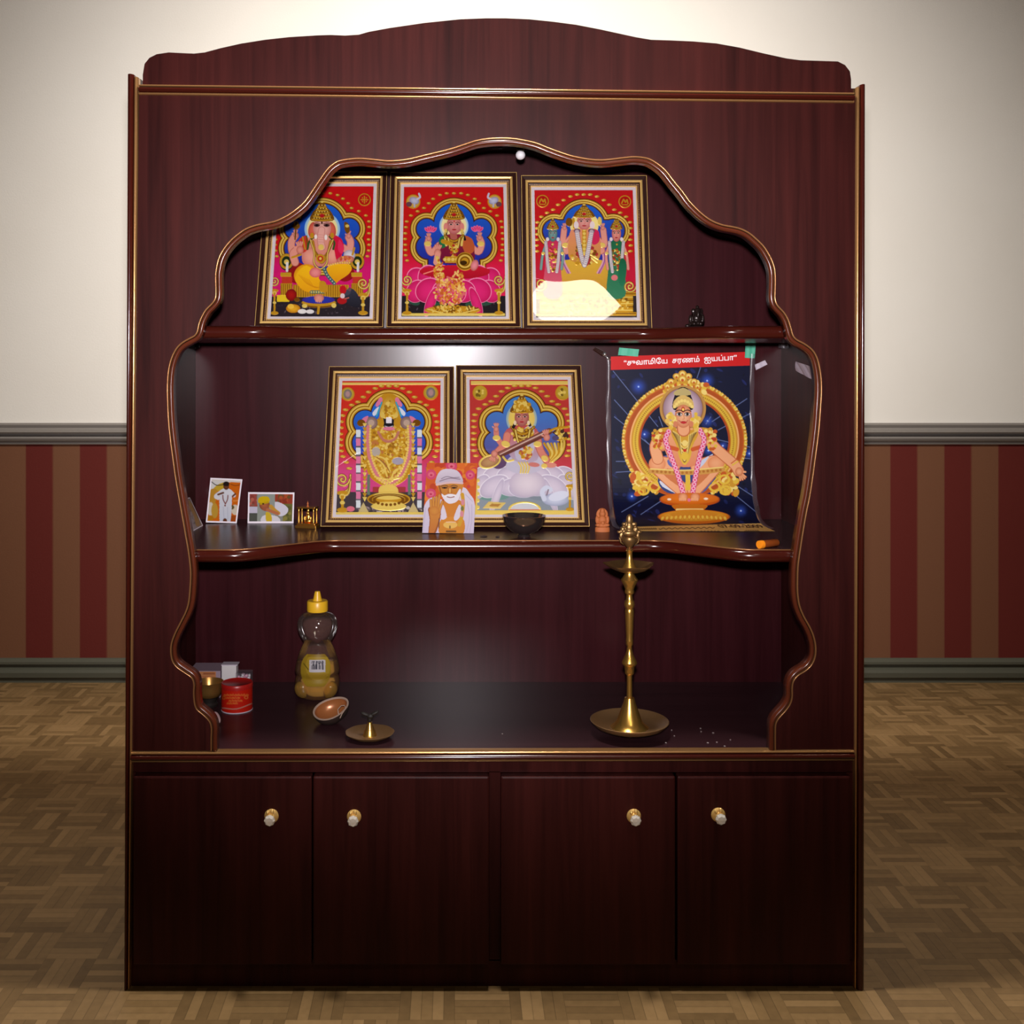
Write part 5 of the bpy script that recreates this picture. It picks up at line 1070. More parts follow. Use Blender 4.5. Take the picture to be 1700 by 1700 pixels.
framed('gold framed print of a goddess playing a lute on a white lotus, behind the bowl', 757, 978, 611, 0.29, MID_Z, 25, art_veena, (750, 600, 5.864), loop=True)

# ---------------------------------------------------------------- loose cards and the poster
def sheet(name, P, art, crop, thick=0.0008, border=None, parent=None, ink=0.63):
    """P: (n, m, 3) array of world points, row 0 at the top"""
    n, m = P.shape[:2]; px, py = proj(P)
    a = Art((px - crop[0]) * crop[2], (py - crop[1]) * crop[2], (200, 200, 200)); art(a)
    c = a.ink(ink)
    if border:
        e = np.minimum(np.minimum(np.arange(n)[:, None], n - 1 - np.arange(n)[:, None]) / (n - 1) * border[1], np.minimum(np.arange(m)[None], m - 1 - np.arange(m)[None]) / (m - 1) * border[0])
        k = e < border[2]; c[k] = list(lin3((226, 216, 224))) + [0]
    o = P[-1].mean(0)
    nrm = np.cross(P[0, -1] - P[0, 0], P[-1, 0] - P[0, 0]); nrm = nrm / np.linalg.norm(nrm)
    if nrm @ (P.reshape(-1, 3).mean(0) - np.array((0, -D, H))) < 0: nrm = -nrm
    Q = P + nrm * thick
    vs = np.concatenate([(P - o).reshape(-1, 3), (Q - o).reshape(-1, 3)]); N = n * m
    fs = grid_faces(n, m) + [tuple(N + i for i in f[::-1]) for f in grid_faces(n, m)]
    ring = [j for j in range(m)] + [i * m + m - 1 for i in range(1, n)] + [(n - 1) * m + j for j in range(m - 2, -1, -1)] + [i * m for i in range(n - 2, 0, -1)]
    fs += [(ring[k], N + ring[k], N + ring[(k + 1) % len(ring)], ring[(k + 1) % len(ring)]) for k in range(len(ring))]
    back = np.tile(np.array(list(lin3((200, 190, 190))) + [0.0]), (N, 1))
    ob = put(name, vs, fs, 'print', parent, ink=np.concatenate([c.reshape(-1, 4), back]))
    ob.location = o if parent is None else o - np.array(parent.location)
    return ob
def bilinear(tl, tr, br, bl, n, m):
    tl, tr, br, bl = [np.array(p, float) for p in (tl, tr, br, bl)]
    v = np.linspace(0, 1, n)[:, None, None]; u = np.linspace(0, 1, m)[None, :, None]
    return (tl * (1 - u) + tr * u) * (1 - v) + (bl * (1 - u) + br * u) * v
def upright(tl, tr, br, bl, yt, yb, zb, n, m):
    """photo corners; the bottom edge rests at depth yb on height zb"""
    b0, b1 = W(*bl, yb), W(*br, yb); dz = zb - min(b0.z, b1.z)
    P = bilinear(W(*tl, yt), W(*tr, yt), b1, b0, n, m); P[..., 2] += dz + 0.0006; return P
c1 = sheet('photo_card', upright((349.4, 795.5), (402.4, 798), (393, 871), (341.6, 869.5), 0.432, 0.372, MID_Z, 110, 80), art_white_robe, (300, 780, 7.083), border=(53, 74, 2.4))
tag(c1, 'white bordered photo card of a standing person in a white robe and garland', 'photo card', 'loose photo cards')
c2 = sheet('photo_card', upright((412, 817.5), (488.8, 818), (487.2, 869), (411, 869), 0.412, 0.372, MID_Z, 80, 110), art_yellow_turban, (300, 780, 7.083), border=(77, 51, 2.6))
tag(c2, 'small landscape photo card of a person in a yellow turban, beside the gilt shrine', 'photo card', 'loose photo cards')
def edge_pts():
    d0 = 306 * 2.0 / (884 - 610) - 2.0; d1 = 306 * 2.0 / (872 - 610) - 2.0
    P = bilinear(W(303.5, 829, 0.300), W(315, 825, 0.366), W(337, 872, d1), W(315.5, 884, d0), 60, 40); P[..., 2] += MID_Z - P[-1, :, 2].min() + 0.0006; P[..., 0] = np.maximum(P[..., 0], XL + 0.001); return P
c3 = sheet('photo_card', edge_pts(), art_edge_card, (300, 780, 7.083), border=(30, 58, 1.2))
tag(c3, 'greyish photo card leaning against the left side panel, half hidden by the cabinet edge', 'photo card', 'loose photo cards')
c4 = sheet('photo_card', upright((708.8, 768.8), (793, 769.2), (786.4, 886), (701, 885.2), 0.277, 0.2265, MID_Z, 190, 140), art_sai, (690, 760, 7.727))
tag(c4, 'orange photo card of a white-bearded person in a head cloth raising one hand', 'photo card', 'loose photo cards')

# poster: flat on the back panel at the top, curling forward onto the shelf at the bottom
POX, PW = 0.5015, 0.309
def poster_curve():
    zt = ZZ(588, 0.436)
    ctrl = [(0.436, zt), (0.436, ZZ(680, 0.436)), (0.434, ZZ(760, 0.434)), (0.418, MID_Z + 0.055), (0.385, MID_Z + 0.018), (0.350, MID_Z + 0.0035), (0.300, MID_Z + 0.0012), (0.252, MID_Z + 0.0012)]
    return resample(catmull(ctrl, 8), 0.0009)
pc = poster_curve(); PN, PM = len(pc), 380
def poster_pts():
    P = np.zeros((PN, PM, 3)); u = np.linspace(-0.5, 0.5, PM)
    zt = pc[0][1]
    for i, (y, z) in enumerate(pc):
        k = max(0.0, min(1.0, (z - MID_Z) / (zt - MID_Z)))
        P[i, :, 0] = POX + u * PW + 0.012 * (1 - k) * 0.2; P[i, :, 1] = y; P[i, :, 2] = z + u * 8.0 * mpp(0.436) * k
    return P
def art_poster_all(a):
    art_poster(a)
    PX, PY = a.X, a.Y   # 5x coordinates from (980, 560)
    top = 160 + (PX - 175) * (120 - 160) / 1145.0; bot = 272 + (PX - 175) * (236 - 272) / 1145.0
    a.put(((PY < bot)).astype(float), (206, 30, 30))
    gt = 1572 - (PX - 360) * 30 / 1120.0
    a.put((PY > gt).astype(float), (255, 204, 116))
    for k, (x0, x1) in enumerate(((400, 550), (570, 1030))): a.line([(x0 + (x1 - x0) * t, 1592 - (x0 + (x1 - x0) * t - 360) * 0.018 + 5 * math.sin(t * 60)) for t in np.linspace(0, 1, 60)], 6, (90, 48, 18), 0, False)
    for k, (x0, x1) in enumerate(((390, 560), (590, 760), (800, 860), (900, 1080), (1110, 1240), (1280, 1400))): a.line([(x0 + (x1 - x0) * t, 1618 - (x0 + (x1 - x0) * t - 360) * 0.012 + 4 * math.sin(t * 40)) for t in np.linspace(0, 1, 30)], 5, (100, 52, 20), 0, False)
pr = thing('poster', 'dark blue poster of a seated deity in a golden ring with a red title band', 'poster', (POX, 0.33, MID_Z))
sheet('poster_sheet', poster_pts(), art_poster_all, (980, 560, 5.0), 0.0004, parent=pr, ink=0.86)
# clear film sleeve round the print, showing as a margin at both sides
for side, (ua, ub) in enumerate(((-0.533, -0.5), (0.5, 0.533))):
    vs, fs = [], []; rows = pc[5:-40:8]
    for i, (y, z) in enumerate(rows):
        k = (z - MID_Z) / (pc[0][1] - MID_Z); wv = 0.0012 * math.sin(i * 0.31 + side) + 0.0008 * math.sin(i * 0.83)
        for q, uu in enumerate((ua, (ua + ub) / 2, ub)): vs.append((POX + uu * PW - pr.location.x + (wv if abs(uu) > .51 else 0), y - 0.0012 - (0.0028 * (1 + math.sin(i * 0.21 + side * 2)) if q == 1 else 0.0) - pr.location.y, z + uu * 8 * mpp(.436) * max(0, min(1, k)) - pr.location.z))
    for i in range(len(rows) - 1):
        for q in range(2): fs.append((i * 3 + q, i * 3 + q + 1, (i + 1) * 3 + q + 1, (i + 1) * 3 + q))
    put('film_sleeve', vs, fs, 'film', pr, smooth=True)
from mathutils.geometry import interpolate_bezier
def text_mesh(name, body, size, m, parent, mw, rows=64, grow=0.0):
    """lettering as a flat sheet of small cells (overlapping glyph outlines fill cleanly)"""
    cu = bpy.data.curves.new(name, 'FONT'); cu.body = body; cu.size = size; cu.align_x = 'CENTER'; cu.align_y = 'CENTER'
    o = bpy.data.objects.new(name, cu); COL.objects.link(o)
    bpy.context.view_layer.update(); dg = bpy.context.evaluated_depsgraph_get()
    cv = o.evaluated_get(dg).to_curve(dg); polys = []
    for s in cv.splines:
        if s.type == 'BEZIER':
            bp = s.bezier_points; P = []
            for i in range(len(bp)):
                p, q = bp[i], bp[(i + 1) % len(bp)]
                P += [(v.x, v.y) for v in interpolate_bezier(p.co, p.handle_right, q.handle_left, q.co, 6)[:-1]]
        else: P = [(v.co.x, v.co.y) for v in s.points]
        polys.append(np.array(P))
    bpy.data.objects.remove(o)
    A = np.concatenate(polys); x0, y0 = A.min(0); x1, y1 = A.max(0); c = (y1 - y0) / rows; nx = int((x1 - x0) / c) + 3
    gx = x0 - c + (np.arange(nx) + .5) * c; gy = y0 - c + (np.arange(rows + 2) + .5) * c
    X, Y = np.meshgrid(gx, gy); Wn = np.zeros(X.shape, int)
    for P in polys:
        for i in range(len(P)):
            (xa, ya), (xb, yb) = P[i - 1], P[i]
            if ya == yb: continue
            hit = X < (xb - xa) * (Y - ya) / (yb - ya) + xa
            if ya < yb: Wn += ((Y >= ya) & (Y < yb) & hit)
            else: Wn -= ((Y >= yb) & (Y < ya) & hit)
    F = Wn != 0
    for _ in range(int(grow)): G = np.pad(F, 1); F = F | G[:-2, 1:-1] | G[2:, 1:-1] | G[1:-1, :-2] | G[1:-1, 2:]
    vs, fs = [], []
    for j in range(F.shape[0]):
        i = 0
        while i < nx:
            if F[j, i]:
                k = i
                while k < nx and F[j, k]: k += 1
                n = len(vs); xa, xb, ya = gx[i] - c / 2, gx[k - 1] + c / 2, gy[j] - c / 2
                vs += [(xa, ya, 0), (xb, ya, 0), (xb, ya + c, 0), (xa, ya + c, 0)]; fs.append((n, n + 1, n + 2, n + 3)); i = k
            else: i += 1
    t = put(name, vs, fs, m, parent); t.matrix_local = mw
    return t, x1 - x0
# title in the red band: fit its width, lie 0.6 mm in front of the sheet
title = '\u201c\u0b9a\u0bc1\u0bb5\u0bbe\u0bae\u0bbf\u0bc7\u0baf  \u0b9a\u0bb0\u0ba3\u0bae\u0bcd  \u0b90\u0baf\u0baa\u0bcd\u0baa\u0bbe\u201d'
a_, b_ = W(1036, 603, 0.435), W(1223, 594, 0.435); mid = (a_ + b_) / 2 - Vector(pr.location)
t, w_ = text_mesh('title_text', title, 0.02, 'text_white', pr, Matrix.Identity(4), grow=1)
k = (b_ - a_).length / w_; ang = math.atan2(b_.z - a_.z, b_.x - a_.x)
t.matrix_local = Matrix.Translation((mid.x, 0.4352 - pr.location.y - 0.0005, mid.z)) @ Matrix.Rotation(-ang, 4, 'Y') @ Matrix.Rotation(math.radians(90), 4, 'X') @ Matrix.Diagonal((k, k * 1.0, 1, 1))
t2, w2 = text_mesh('date_text', '07-09-2009', 0.02, 'text_brown', pr, Matrix.Identity(4), 40, 1)
d_ = 0.33; a_, b_ = XX(1190, d_), XX(1262, d_); k = (b_ - a_) / w2
t2.matrix_local = Matrix.Translation(((a_ + b_) / 2 - pr.location.x, 0.312 - pr.location.y, 0.0028)) @ Matrix.Diagonal((k, k * 3.0, 1, 1))

# strips of tape
def tape(label, group, quad_px, y, m, thick=0.0005, wob=0.0006):
    n = 8; P = bilinear(*[W(x, yy, y) for x, yy in quad_px], 4, n)
    for j in range(n): P[:, j, 1] += wob * math.sin(j * 1.7)
    o = P[-1].mean(0); Q = P.copy(); Q[..., 1] += thick
    vs = np.concatenate([(P - o).reshape(-1, 3), (Q - o).reshape(-1, 3)]); N = 4 * n
    ring = list(range(n)) + [i * n + n - 1 for i in range(1, 4)] + [3 * n + j for j in range(n - 2, -1, -1)] + [i * n for i in (2, 1)]
    fs = grid_faces(4, n) + [tuple(N + i for i in f[::-1]) for f in grid_faces(4, n)] + [(ring[k], N + ring[k], N + ring[(k + 1) % len(ring)], ring[(k + 1) % len(ring)]) for k in range(len(ring))]
    ob = put('tape_strip', vs, fs, m, loc=o); tag(ob, label, 'tape', group); return ob
tape('green tape strip lying level across the red top edge of the poster', 'tape strips round the poster', [(1028, 577), (1061, 580), (1059, 592), (1026, 589.5)], 0.4340, 'tape_green')
tape('green tape strip set upright over the top right corner of the poster', 'tape strips round the poster', [(1238, 565), (1255, 565.5), (1253, 595), (1236.5, 594)], 0.4340, 'tape_green')
tape('white tape strip stuck slanting on the back panel beside the poster', 'tape strips round the poster', [(1253, 605.5), (1270, 598), (1274, 605), (1255, 614.5)], 0.4385, 'tape_white')
tape('dark brown tape strip slanting from the top left corner of the poster', 'tape strips round the poster', [(984, 581), (989, 576), (1003, 583), (1000, 592)], 0.4380, 'framebrown')
# crumpled tape on the right side panel
def side_tape():
    n = 7; P = np.zeros((4, n, 3)); yA = (1416 - 755) * 2.0 / (1322 - 755) - 2.0; yB = (1416 - 755) * 2.0 / (1350 - 755) - 2.0
    for i in range(4):
        for j in range(n):
            u = j / (n - 1); y = yA + (yB - yA) * u; py = 600 + 9 * u + (15 + 6 * u) * i / 3
            P[i, j] = (XR - 0.0012 - 0.0015 * abs(math.sin(j * 2.1 + i)), y, ZZ(py, y))
    o = P[-1].mean(0); Q = P.copy(); Q[..., 0] += 0.0008
    vs = np.concatenate([(P - o).reshape(-1, 3), (Q - o).reshape(-1, 3)]); N = 4 * n
    fs = grid_faces(4, n) + [tuple(N + i for i in f[::-1]) for f in grid_faces(4, n)]
    return tag(put('tape_strip', vs, fs, 'tape_white', loc=o), 'crumpled white tape strip on the right side panel', 'tape', 'tape strips round the poster')
side_tape()
# metal clip at the poster's top left corner
pc_ = W(1004, 588, 0.430); bm = bmesh.new(); ellipsoid(bm, (0, 0, 0), (0.0045, 0.004, 0.0055)); tube(bm, [(0.002, 0.002, -0.003), (0.008, 0.003, -0.010), (0.013, 0.003, -0.013)], [0.003, 0.0025, 0.002], 8)
M['chrome'] = mat('bright_clip', (0.8, 0.76, 0.74, 1), 0.15, 0.9)
tag(put_bm('poster_clip', bm, 'chrome', loc=pc_, smooth=True), 'tiny shiny metal clip holding the top left corner of the poster', 'clip')

# ---------------------------------------------------------------- small objects
def blob(name, parts, m, parent, vox=0.0012, sm=3, loc=None):
    bm = bmesh.new()
    for c, r, *rot in parts: ellipsoid(bm, c, r, rot[0] if rot else None, 16, 10)
    o = put_bm(name, bm, m, parent, loc, smooth=True)
    rm = o.modifiers.new('remesh', 'REMESH'); rm.mode = 'VOXEL'; rm.voxel_size = vox; rm.use_smooth_shade = True
    s = o.modifiers.new('smooth', 'SMOOTH'); s.factor = 0.4; s.iterations = sm
    return o
def pxlathe(rows, y, cx, m_idx=0, seg=40, z0=None):
    """rows (half width px, photo y) -> (radius, z above z0)"""
    return [(r * mpp(y), ZZ(py, y) - z0) for r, py in rows]

# gilt shrine with a seated figure under a canopy
y = 0.31; k = mpp(y); sh = thing('shrine_ornament', 'tiny gilt shrine with pillars and a seated figure on the middle shelf', 'ornament', (XX(511, y), y, MID_Z), rot=(0, 0, math.radians(-14)))
bm = bmesh.new(); box(bm, -.0235, .0235, -.014, .014, 0, .006, .001); box(bm, -.0205, .0205, -.012, .012, .006, .010, .001); put_bm('base', bm, 'goldfig', sh)
for sx in (-1, 1):
    for sy in (-1, 1):
        bm = bmesh.new(); lathe(bm, [(0, .009), (.0026, .009), (.0018, .012), (.0026, .018), (.0015, .022), (.0024, .030), (.0016, .036), (.0026, .042), (0, .042)], 10, c=(sx * .0165, sy * .009, 0)); put_bm('pillar', bm, 'goldfig', sh, smooth=True)
bm = bmesh.new(); box(bm, -.020, .020, -.012, .012, .0415, .0445, .0008); put_bm('canopy', bm, 'goldfig', sh)
bm = bmesh.new(); lathe(bm, [(0, .0445), (.003, .0445), (.0012, .048), (.002, .051), (.0008, .054), (0, .058)], 10); put_bm('finial', bm, 'terracotta', sh, smooth=True)
blob('figure', [((0, .002, .014), (.010, .007, .005)), ((0, .003, .021), (.006, .005, .008)), ((0, .002, .030), (.0042, .0042, .005)), ((0, .003, .036), (.003, .003, .004)), ((-.007, -.001, .019), (.0024, .0024, .006)), ((.007, -.001, .019), (.0024, .0024, .006))], 'goldfig', sh, 0.0009)
# terracotta idol
y = 0.255; tp = thing('clay_idol', 'small orange terracotta idol of a seated deity beside the tall lamp', 'idol', (XX(1000, y), y, MID_Z))
bm = bmesh.new(); lathe(bm, [(0, 0), (.0152, 0), (.0150, .008), (.0135, .0095), (0, .0095)], 28, 1, .55); put_bm('plinth', bm, 'terracotta', tp, smooth=True, angle=40)
blob('seated_figure', [((0, 0, .013), (.0150, .0085, .0055)), ((-.009, -.004, .014), (.0055, .005, .004)), ((.009, -.004, .014), (.0055, .005, .004)), ((0, 0, .024), (.0090, .0065, .0085)), ((-.0112, .001, .024), (.0034, .004, .0085)), ((.0112, .001, .024), (.0034, .004, .0085)), ((0, -.001, .0365), (.0064, .0058, .0064)), ((0, 0, .0435), (.0046, .0046, .0050)), ((0, .004, .034), (.0125, .0030, .0145)), ((0, -.0065, .0185), (.004, .003, .004))], 'terracotta', tp, 0.001)
# dark figurine on the top shelf
y = 0.24; df = thing('dark_figurine', 'tiny black metal figurine standing alone on the right of the top shelf', 'idol', (XX(1156, y), y, UP_Z))
bm = bmesh.new(); lathe(bm, [(0, 0), (.0165, 0), (.0160, .006), (.012, .008), (0, .008)], 24, 1, .6); put_bm('plinth', bm, 'bronze', df, smooth=True, angle=40)
blob('seated_figure', [((0, 0, .013), (.0150, .009, .006)), ((.001, 0, .024), (.0105, .008, .010)), ((.002, -.001, .0375), (.0072, .0068, .0075)), ((-.0065, 0, .038), (.004, .003, .006)), ((.010, 0, .038), (.004, .003, .006)), ((.002, -.007, .031), (.0028, .003, .008)), ((.002, 0, .046), (.004, .004, .004)), ((-.012, 0, .022), (.004, .004, .009)), ((.013, 0, .023), (.004, .004, .009)), ((-.018, -.002, .008), (.006, .004, .004)), ((-.006, -.008, .012), (.004, .004, .004)), ((.007, -.008, .012), (.004, .004, .004))], 'bronze', df, 0.0011, 1)
# steel bowl
y = 0.19; z0 = MID_Z; bw = thing('steel_bowl', 'dark polished steel bowl on a small foot in front of the lute print', 'bowl', (XX(870, y), y, z0))
rows = [(0, 889), (10, 889), (11, 886), (7, 884), (13, 883.5), (23, 879), (31, 870), (34.5, 861), (35.5, 855.5), (36.6, 854), (35.5, 853.6), (34, 856), (31, 864), (25, 872), (12, 877.5), (0, 879)]
p_ = pxlathe(rows, y, 0, z0=z0); dz = -min(z for r, z in p_); bm = bmesh.new(); lathe(bm, [(r, z + dz) for r, z in p_], 56); put_bm('bowl_body', bm, 'steel', bw, smooth=True, angle=50)
# curled dark leaves
for (cx_, yy, L, rz, lab) in ((803, 0.185, 0.016, 0.1, 'longer dark dried leaf scrap between the bearded person card and the bowl'), (826, 0.18, 0.009, -0.2, 'shorter dark dried leaf scrap on the middle shelf just left of the bowl')):
    bm = bmesh.new(); ellipsoid(bm, (0, 0, .0012), (L / 2, .0022, .0012), None, 12, 6); ellipsoid(bm, (L * .2, .0015, .0018), (L / 4, .0014, .0010), (0, .3, .4), 10, 6)
    o = put_bm('dried_leaf', bm, 'leafdark', loc=(XX(cx_, yy), yy, MID_Z), smooth=True); o.rotation_euler.z = rz; tag(o, lab, 'leaf', 'dried leaf scraps')
# orange ended cylinder lying on the shelf
y = 0.045; r = 0.0072; cyl = thing('orange_canister', 'small canister lying on the middle shelf, bright orange end facing out and amber body', 'canister', (XX(1262, y), y, MID_Z + r), rot=(0, 0, math.radians(-58)))
bm = bmesh.new(); lathe(bm, [(0, 0), (r, 0), (r, .044), (r * .8, .046), (0, .046)], 24); bmesh.ops.transform(bm, matrix=Matrix.Rotation(math.radians(-90), 4, 'X'), verts=bm.verts); put_bm('body', bm, 'orange_dark', cyl, smooth=True, angle=40)
bm = bmesh.new(); lathe(bm, [(0, -.003), (r * 1.02, -.003), (r * 1.08, -.001), (r * 1.08, .006), (0, .006)], 24); bmesh.ops.transform(bm, matrix=Matrix.Rotation(math.radians(-90), 4, 'X'), verts=bm.verts); put_bm('orange_lid', bm, 'orange', cyl, smooth=True, angle=40)
bm = bmesh.new(); lathe(bm, [(0, .045), (r * .55, .045), (r * .55, .052), (0, .053)], 16); bmesh.ops.transform(bm, matrix=Matrix.Rotation(math.radians(-90), 4, 'X'), verts=bm.verts); put_bm('black_tip', bm, 'black', cyl, smooth=True, angle=40)

# tall brass oil lamp
y = 0.089; z0 = DECK_Z; ol = thing('oil_lamp', 'tall turned brass oil lamp on a wide dish, standing on the cabinet deck', 'oil lamp', (XX(1045, y), y, z0))
def lz(rows): return [(r * mpp(y), ZZ(py, y) - z0) for r, py in rows]
foot = ZZ(1221, y) - z0
def fix(rows): return [(r, max(0.0, z - foot * 0)) for r, z in lz(rows)]
bm = bmesh.new(); lathe(bm, [(0, 0), (.0165, 0), (.0170, .003), (.0150, .006), (.030, .0085), (.052, .0125), (.066, .0185), (.0735, .0265), (.0745, .0280), (.0735, .0285), (.064, .0215), (.050, .0165), (.040, .0150), (0, .0150)], 64); put_bm('base_dish', bm, 'brass_plate', ol, smooth=True, angle=50)
bm = bmesh.new(); lathe(bm, [(r, z) for r, z in [(.037, .0145), (.031, .0185), (.0245, .026)] + lz([(14, 1177), (10, 1166), (8.0, 1158), (4.9, 1157)])] + lz([(4.7, 1150), (4.4, 1130), (4.6, 1120)]), 40); put_bm('bell_foot', bm, 'brass', ol, smooth=True, angle=40)
bm = bmesh.new(); lathe(bm, lz([(4.6, 1121), (7.4, 1118), (7.6, 1114.5), (8.4, 1106), (12.2, 1102), (12.8, 1100.5), (12.2, 1098), (8.8, 1091), (6.4, 1086), (4.6, 1078), (4.4, 1072), (6.2, 1069.5), (6.0, 1063), (5.6, 1055), (6.2, 1047), (6.8, 1030), (7.4, 1017), (7.2, 1012), (6.4, 1010.5), (8.0, 1007), (8.8, 1003), (8.0, 998.5), (6.0, 995.5), (5.2, 990), (5.0, 986)]), 36); put_bm('stem', bm, 'brass', ol, smooth=True, angle=40)
bm = bmesh.new(); lathe(bm, lz([(5.2, 987), (7.6, 984.5), (7.8, 982), (7.0, 978), (10, 971), (13.5, 965), (14.2, 962), (11, 958), (8, 953), (8, 948), (10, 945)]), 36); put_bm('collar', bm, 'brass', ol, smooth=True, angle=40)
# five-wick tray: rim drawn out to five spouts
zt_ = ZZ(938, y) - z0
def five(t, z): return 1.0 + 0.15 * max(0.0, math.cos(2.5 * (t + math.pi * 0.5 - 0.62)) ** 8) if z > zt_ - 0.012 else 1.0
bm = bmesh.new(); R_ = 38.5 * mpp(y); lathe(bm, [(.008, zt_ - .0150), (.020, zt_ - .0125), (.034, zt_ - .0065), (R_, zt_ + .0010), (R_ * 1.012, zt_ + .0022), (R_ * .97, zt_ + .0016), (.030, zt_ - .0052), (.014, zt_ - .0085), (0, zt_ - .0090)], 80, fn=five); put_bm('wick_tray', bm, 'brass_dark', ol, smooth=True, angle=60)
bm = bmesh.new(); lathe(bm, lz([(12, 945), (10.5, 940), (7.5, 934), (5.8, 927), (5.2, 925), (5.0, 920), (5.2, 916), (6.2, 914), (5.0, 912.5)]), 32); put_bm('neck', bm, 'brass', ol, smooth=True, angle=40)
bm = bmesh.new(); lathe(bm, lz([(4.8, 913), (5.4, 911), (3.6, 909.5), (7.5, 905), (11.6, 899), (12.6, 895), (12.0, 892), (10.0, 890.5), (0, 890)]), 32); put_bm('bud_cup', bm, 'brass_dark', ol, smooth=True, angle=40)
fz = lambda py: ZZ(py, y) - z0
fp = [((0, 0, fz(864)), (.0068, .005, .0125)), ((0, 0, fz(876)), (.0085, .006, .010)), ((0, 0, fz(885)), (.0150, .008, .0070))]
for sx in (-1, 1): fp += [((sx * .0098, 0, fz(870)), (.0050, .0036, .0040)), ((sx * .0125, 0, fz(879)), (.0052, .004, .0062)), ((sx * .0185, 0, fz(883)), (.0055, .0034, .0032)), ((sx * .0160, 0, fz(890)), (.0040, .0034, .0075))]
blob('finial', fp, 'brass_dark', ol, 0.0011, 2)
for sx in (-1, 1):
    bm = bmesh.new(); tube(bm, [(sx * .0145, 0, fz(887)), (sx * .0185, 0, fz(893)), (sx * .0165, 0, fz(900)), (sx * .0110, 0, fz(904))], [.0018, .0022, .002, .0014], 8); put_bm('scroll', bm, 'brass_dark', ol, smooth=True)

# honey bottle
y = 0.33; z0 = DECK_Z; hb = thing('honey_bottle', 'clear squeeze bottle half full of golden honey with a yellow cap and yellow label', 'bottle', (XX(527, y), y, z0))
def hz(rows): return [(r * mpp(y), ZZ(py, y) - z0) for r, py in rows]
prof = [(0, 1156.5), (25, 1156.5), (29, 1154.5), (34.5, 1148), (37.3, 1136), (37.5, 1127), (35.6, 1121.5), (35.2, 1119), (37.4, 1112.5), (36.6, 1106), (33.5, 1092), (28.5, 1078), (24.5, 1069), (22.8, 1065), (25.5, 1060), (30.5, 1051), (33, 1042), (33.2, 1032), (30, 1024), (24, 1018.5), (14, 1015), (12, 1012)]
bm = bmesh.new(); pp = [(float(a_), float(b_)) for a_, b_ in catmull(hz(prof), 3)]; pp = [(max(0.0, r), max(0.0, z)) for r, z in pp]; lathe(bm, pp, 56, 1.0, 0.80); put_bm('bottle_body', bm, 'bottle', hb, smooth=True)
lv = ZZ(1096, y) - z0
hp = [(max(0.0, r - .0016), z + .0012) for r, z in pp if z < lv]; hp = [(0.0, hp[0][1])] + hp + [(0.0, hp[-1][1])]
bm = bmesh.new(); lathe(bm, hp, 48, 1.0, 0.79); put_bm('honey', bm, 'honey', hb, smooth=True)
for sx in (-1, 1):   # two moulded feet at the front of the bottle
    bm = bmesh.new(); ellipsoid(bm, (sx * 22 * mpp(y), -.024, ZZ(1139, y) - z0), (13 * mpp(y), .012, 15 * mpp(y)), (0, sx * .5, 0), 20, 12); put_bm('moulded_foot', bm, 'honey_thin', hb, smooth=True)
bm = bmesh.new(); lathe(bm, hz([(0, 1014), (17, 1014), (17.4, 1012), (17.2, 998.5), (16, 996.8), (0, 996.5)]), 40); put_bm('cap', bm, 'yellow', hb, smooth=True, angle=40)
bm = bmesh.new(); lathe(bm, hz([(8.2, 997), (6.8, 993), (5.2, 985), (4.2, 981.5), (0, 981)]), 24); put_bm('spout', bm, 'yellow', hb, smooth=True, angle=40)
rr = lambda z: float(np.interp(z, [q[1] for q in pp], [q[0] for q in pp]))
n_, m_ = 70, 70; P = np.zeros((n_, m_, 3)); za, zb_ = ZZ(1080, y), ZZ(1131, y)
for i in range(n_):
    v = i / (n_ - 1); z = za + (zb_ - za) * v; hwid = 24.5 * mpp(y) * (1 - abs(2 * v - 1) ** 2.6 * 0.42)
    for j in range(m_):
        x = hwid * (2 * j / (m_ - 1) - 1); r = rr(z - z0) + .0009; P[i, j] = (hb.location.x + x, y - 0.80 * math.sqrt(max(1e-8, r * r - x * x)) - .0006, z)
def art_label(a):
    a.aa = 6; a.put(np.ones(a.X.shape), (166, 134, 36)); a.ell(340, 800, 120, 140, (182, 150, 46)); a.rect(230, 655, 450, 700, (176, 140, 30))
    for k in range(5): a.line([(240, 668 + 9 * k), (440 - 12 * (k % 3), 668 + 9 * k)], 4, (120, 90, 20), 0, False); a.line([(225, 875 + 14 * k), (440 - 16 * (k % 2), 875 + 14 * k)], 4, (150, 104, 30), 0, False)
    a.rect(255, 735, 412, 855, (214, 206, 210))
    for k in range(13): a.rect(275 + 9.5 * k, 745, 275 + 9.5 * k + (3 + 3 * (k * 7 % 3)), 830, (60, 56, 70))
    a.line([(200, 770), (245, 830)], 8, (90, 80, 20), 0, False)
px_, py_ = proj(P); a = Art((px_ - 470) * 5.862, (py_ - 970) * 5.862, (200, 160, 40)); art_label(a)
put('label_sticker', (P - np.array(hb.location)).reshape(-1, 3), grid_faces(n_, m_), 'print', hb, smooth=True, ink=a.ink().reshape(-1, 4))

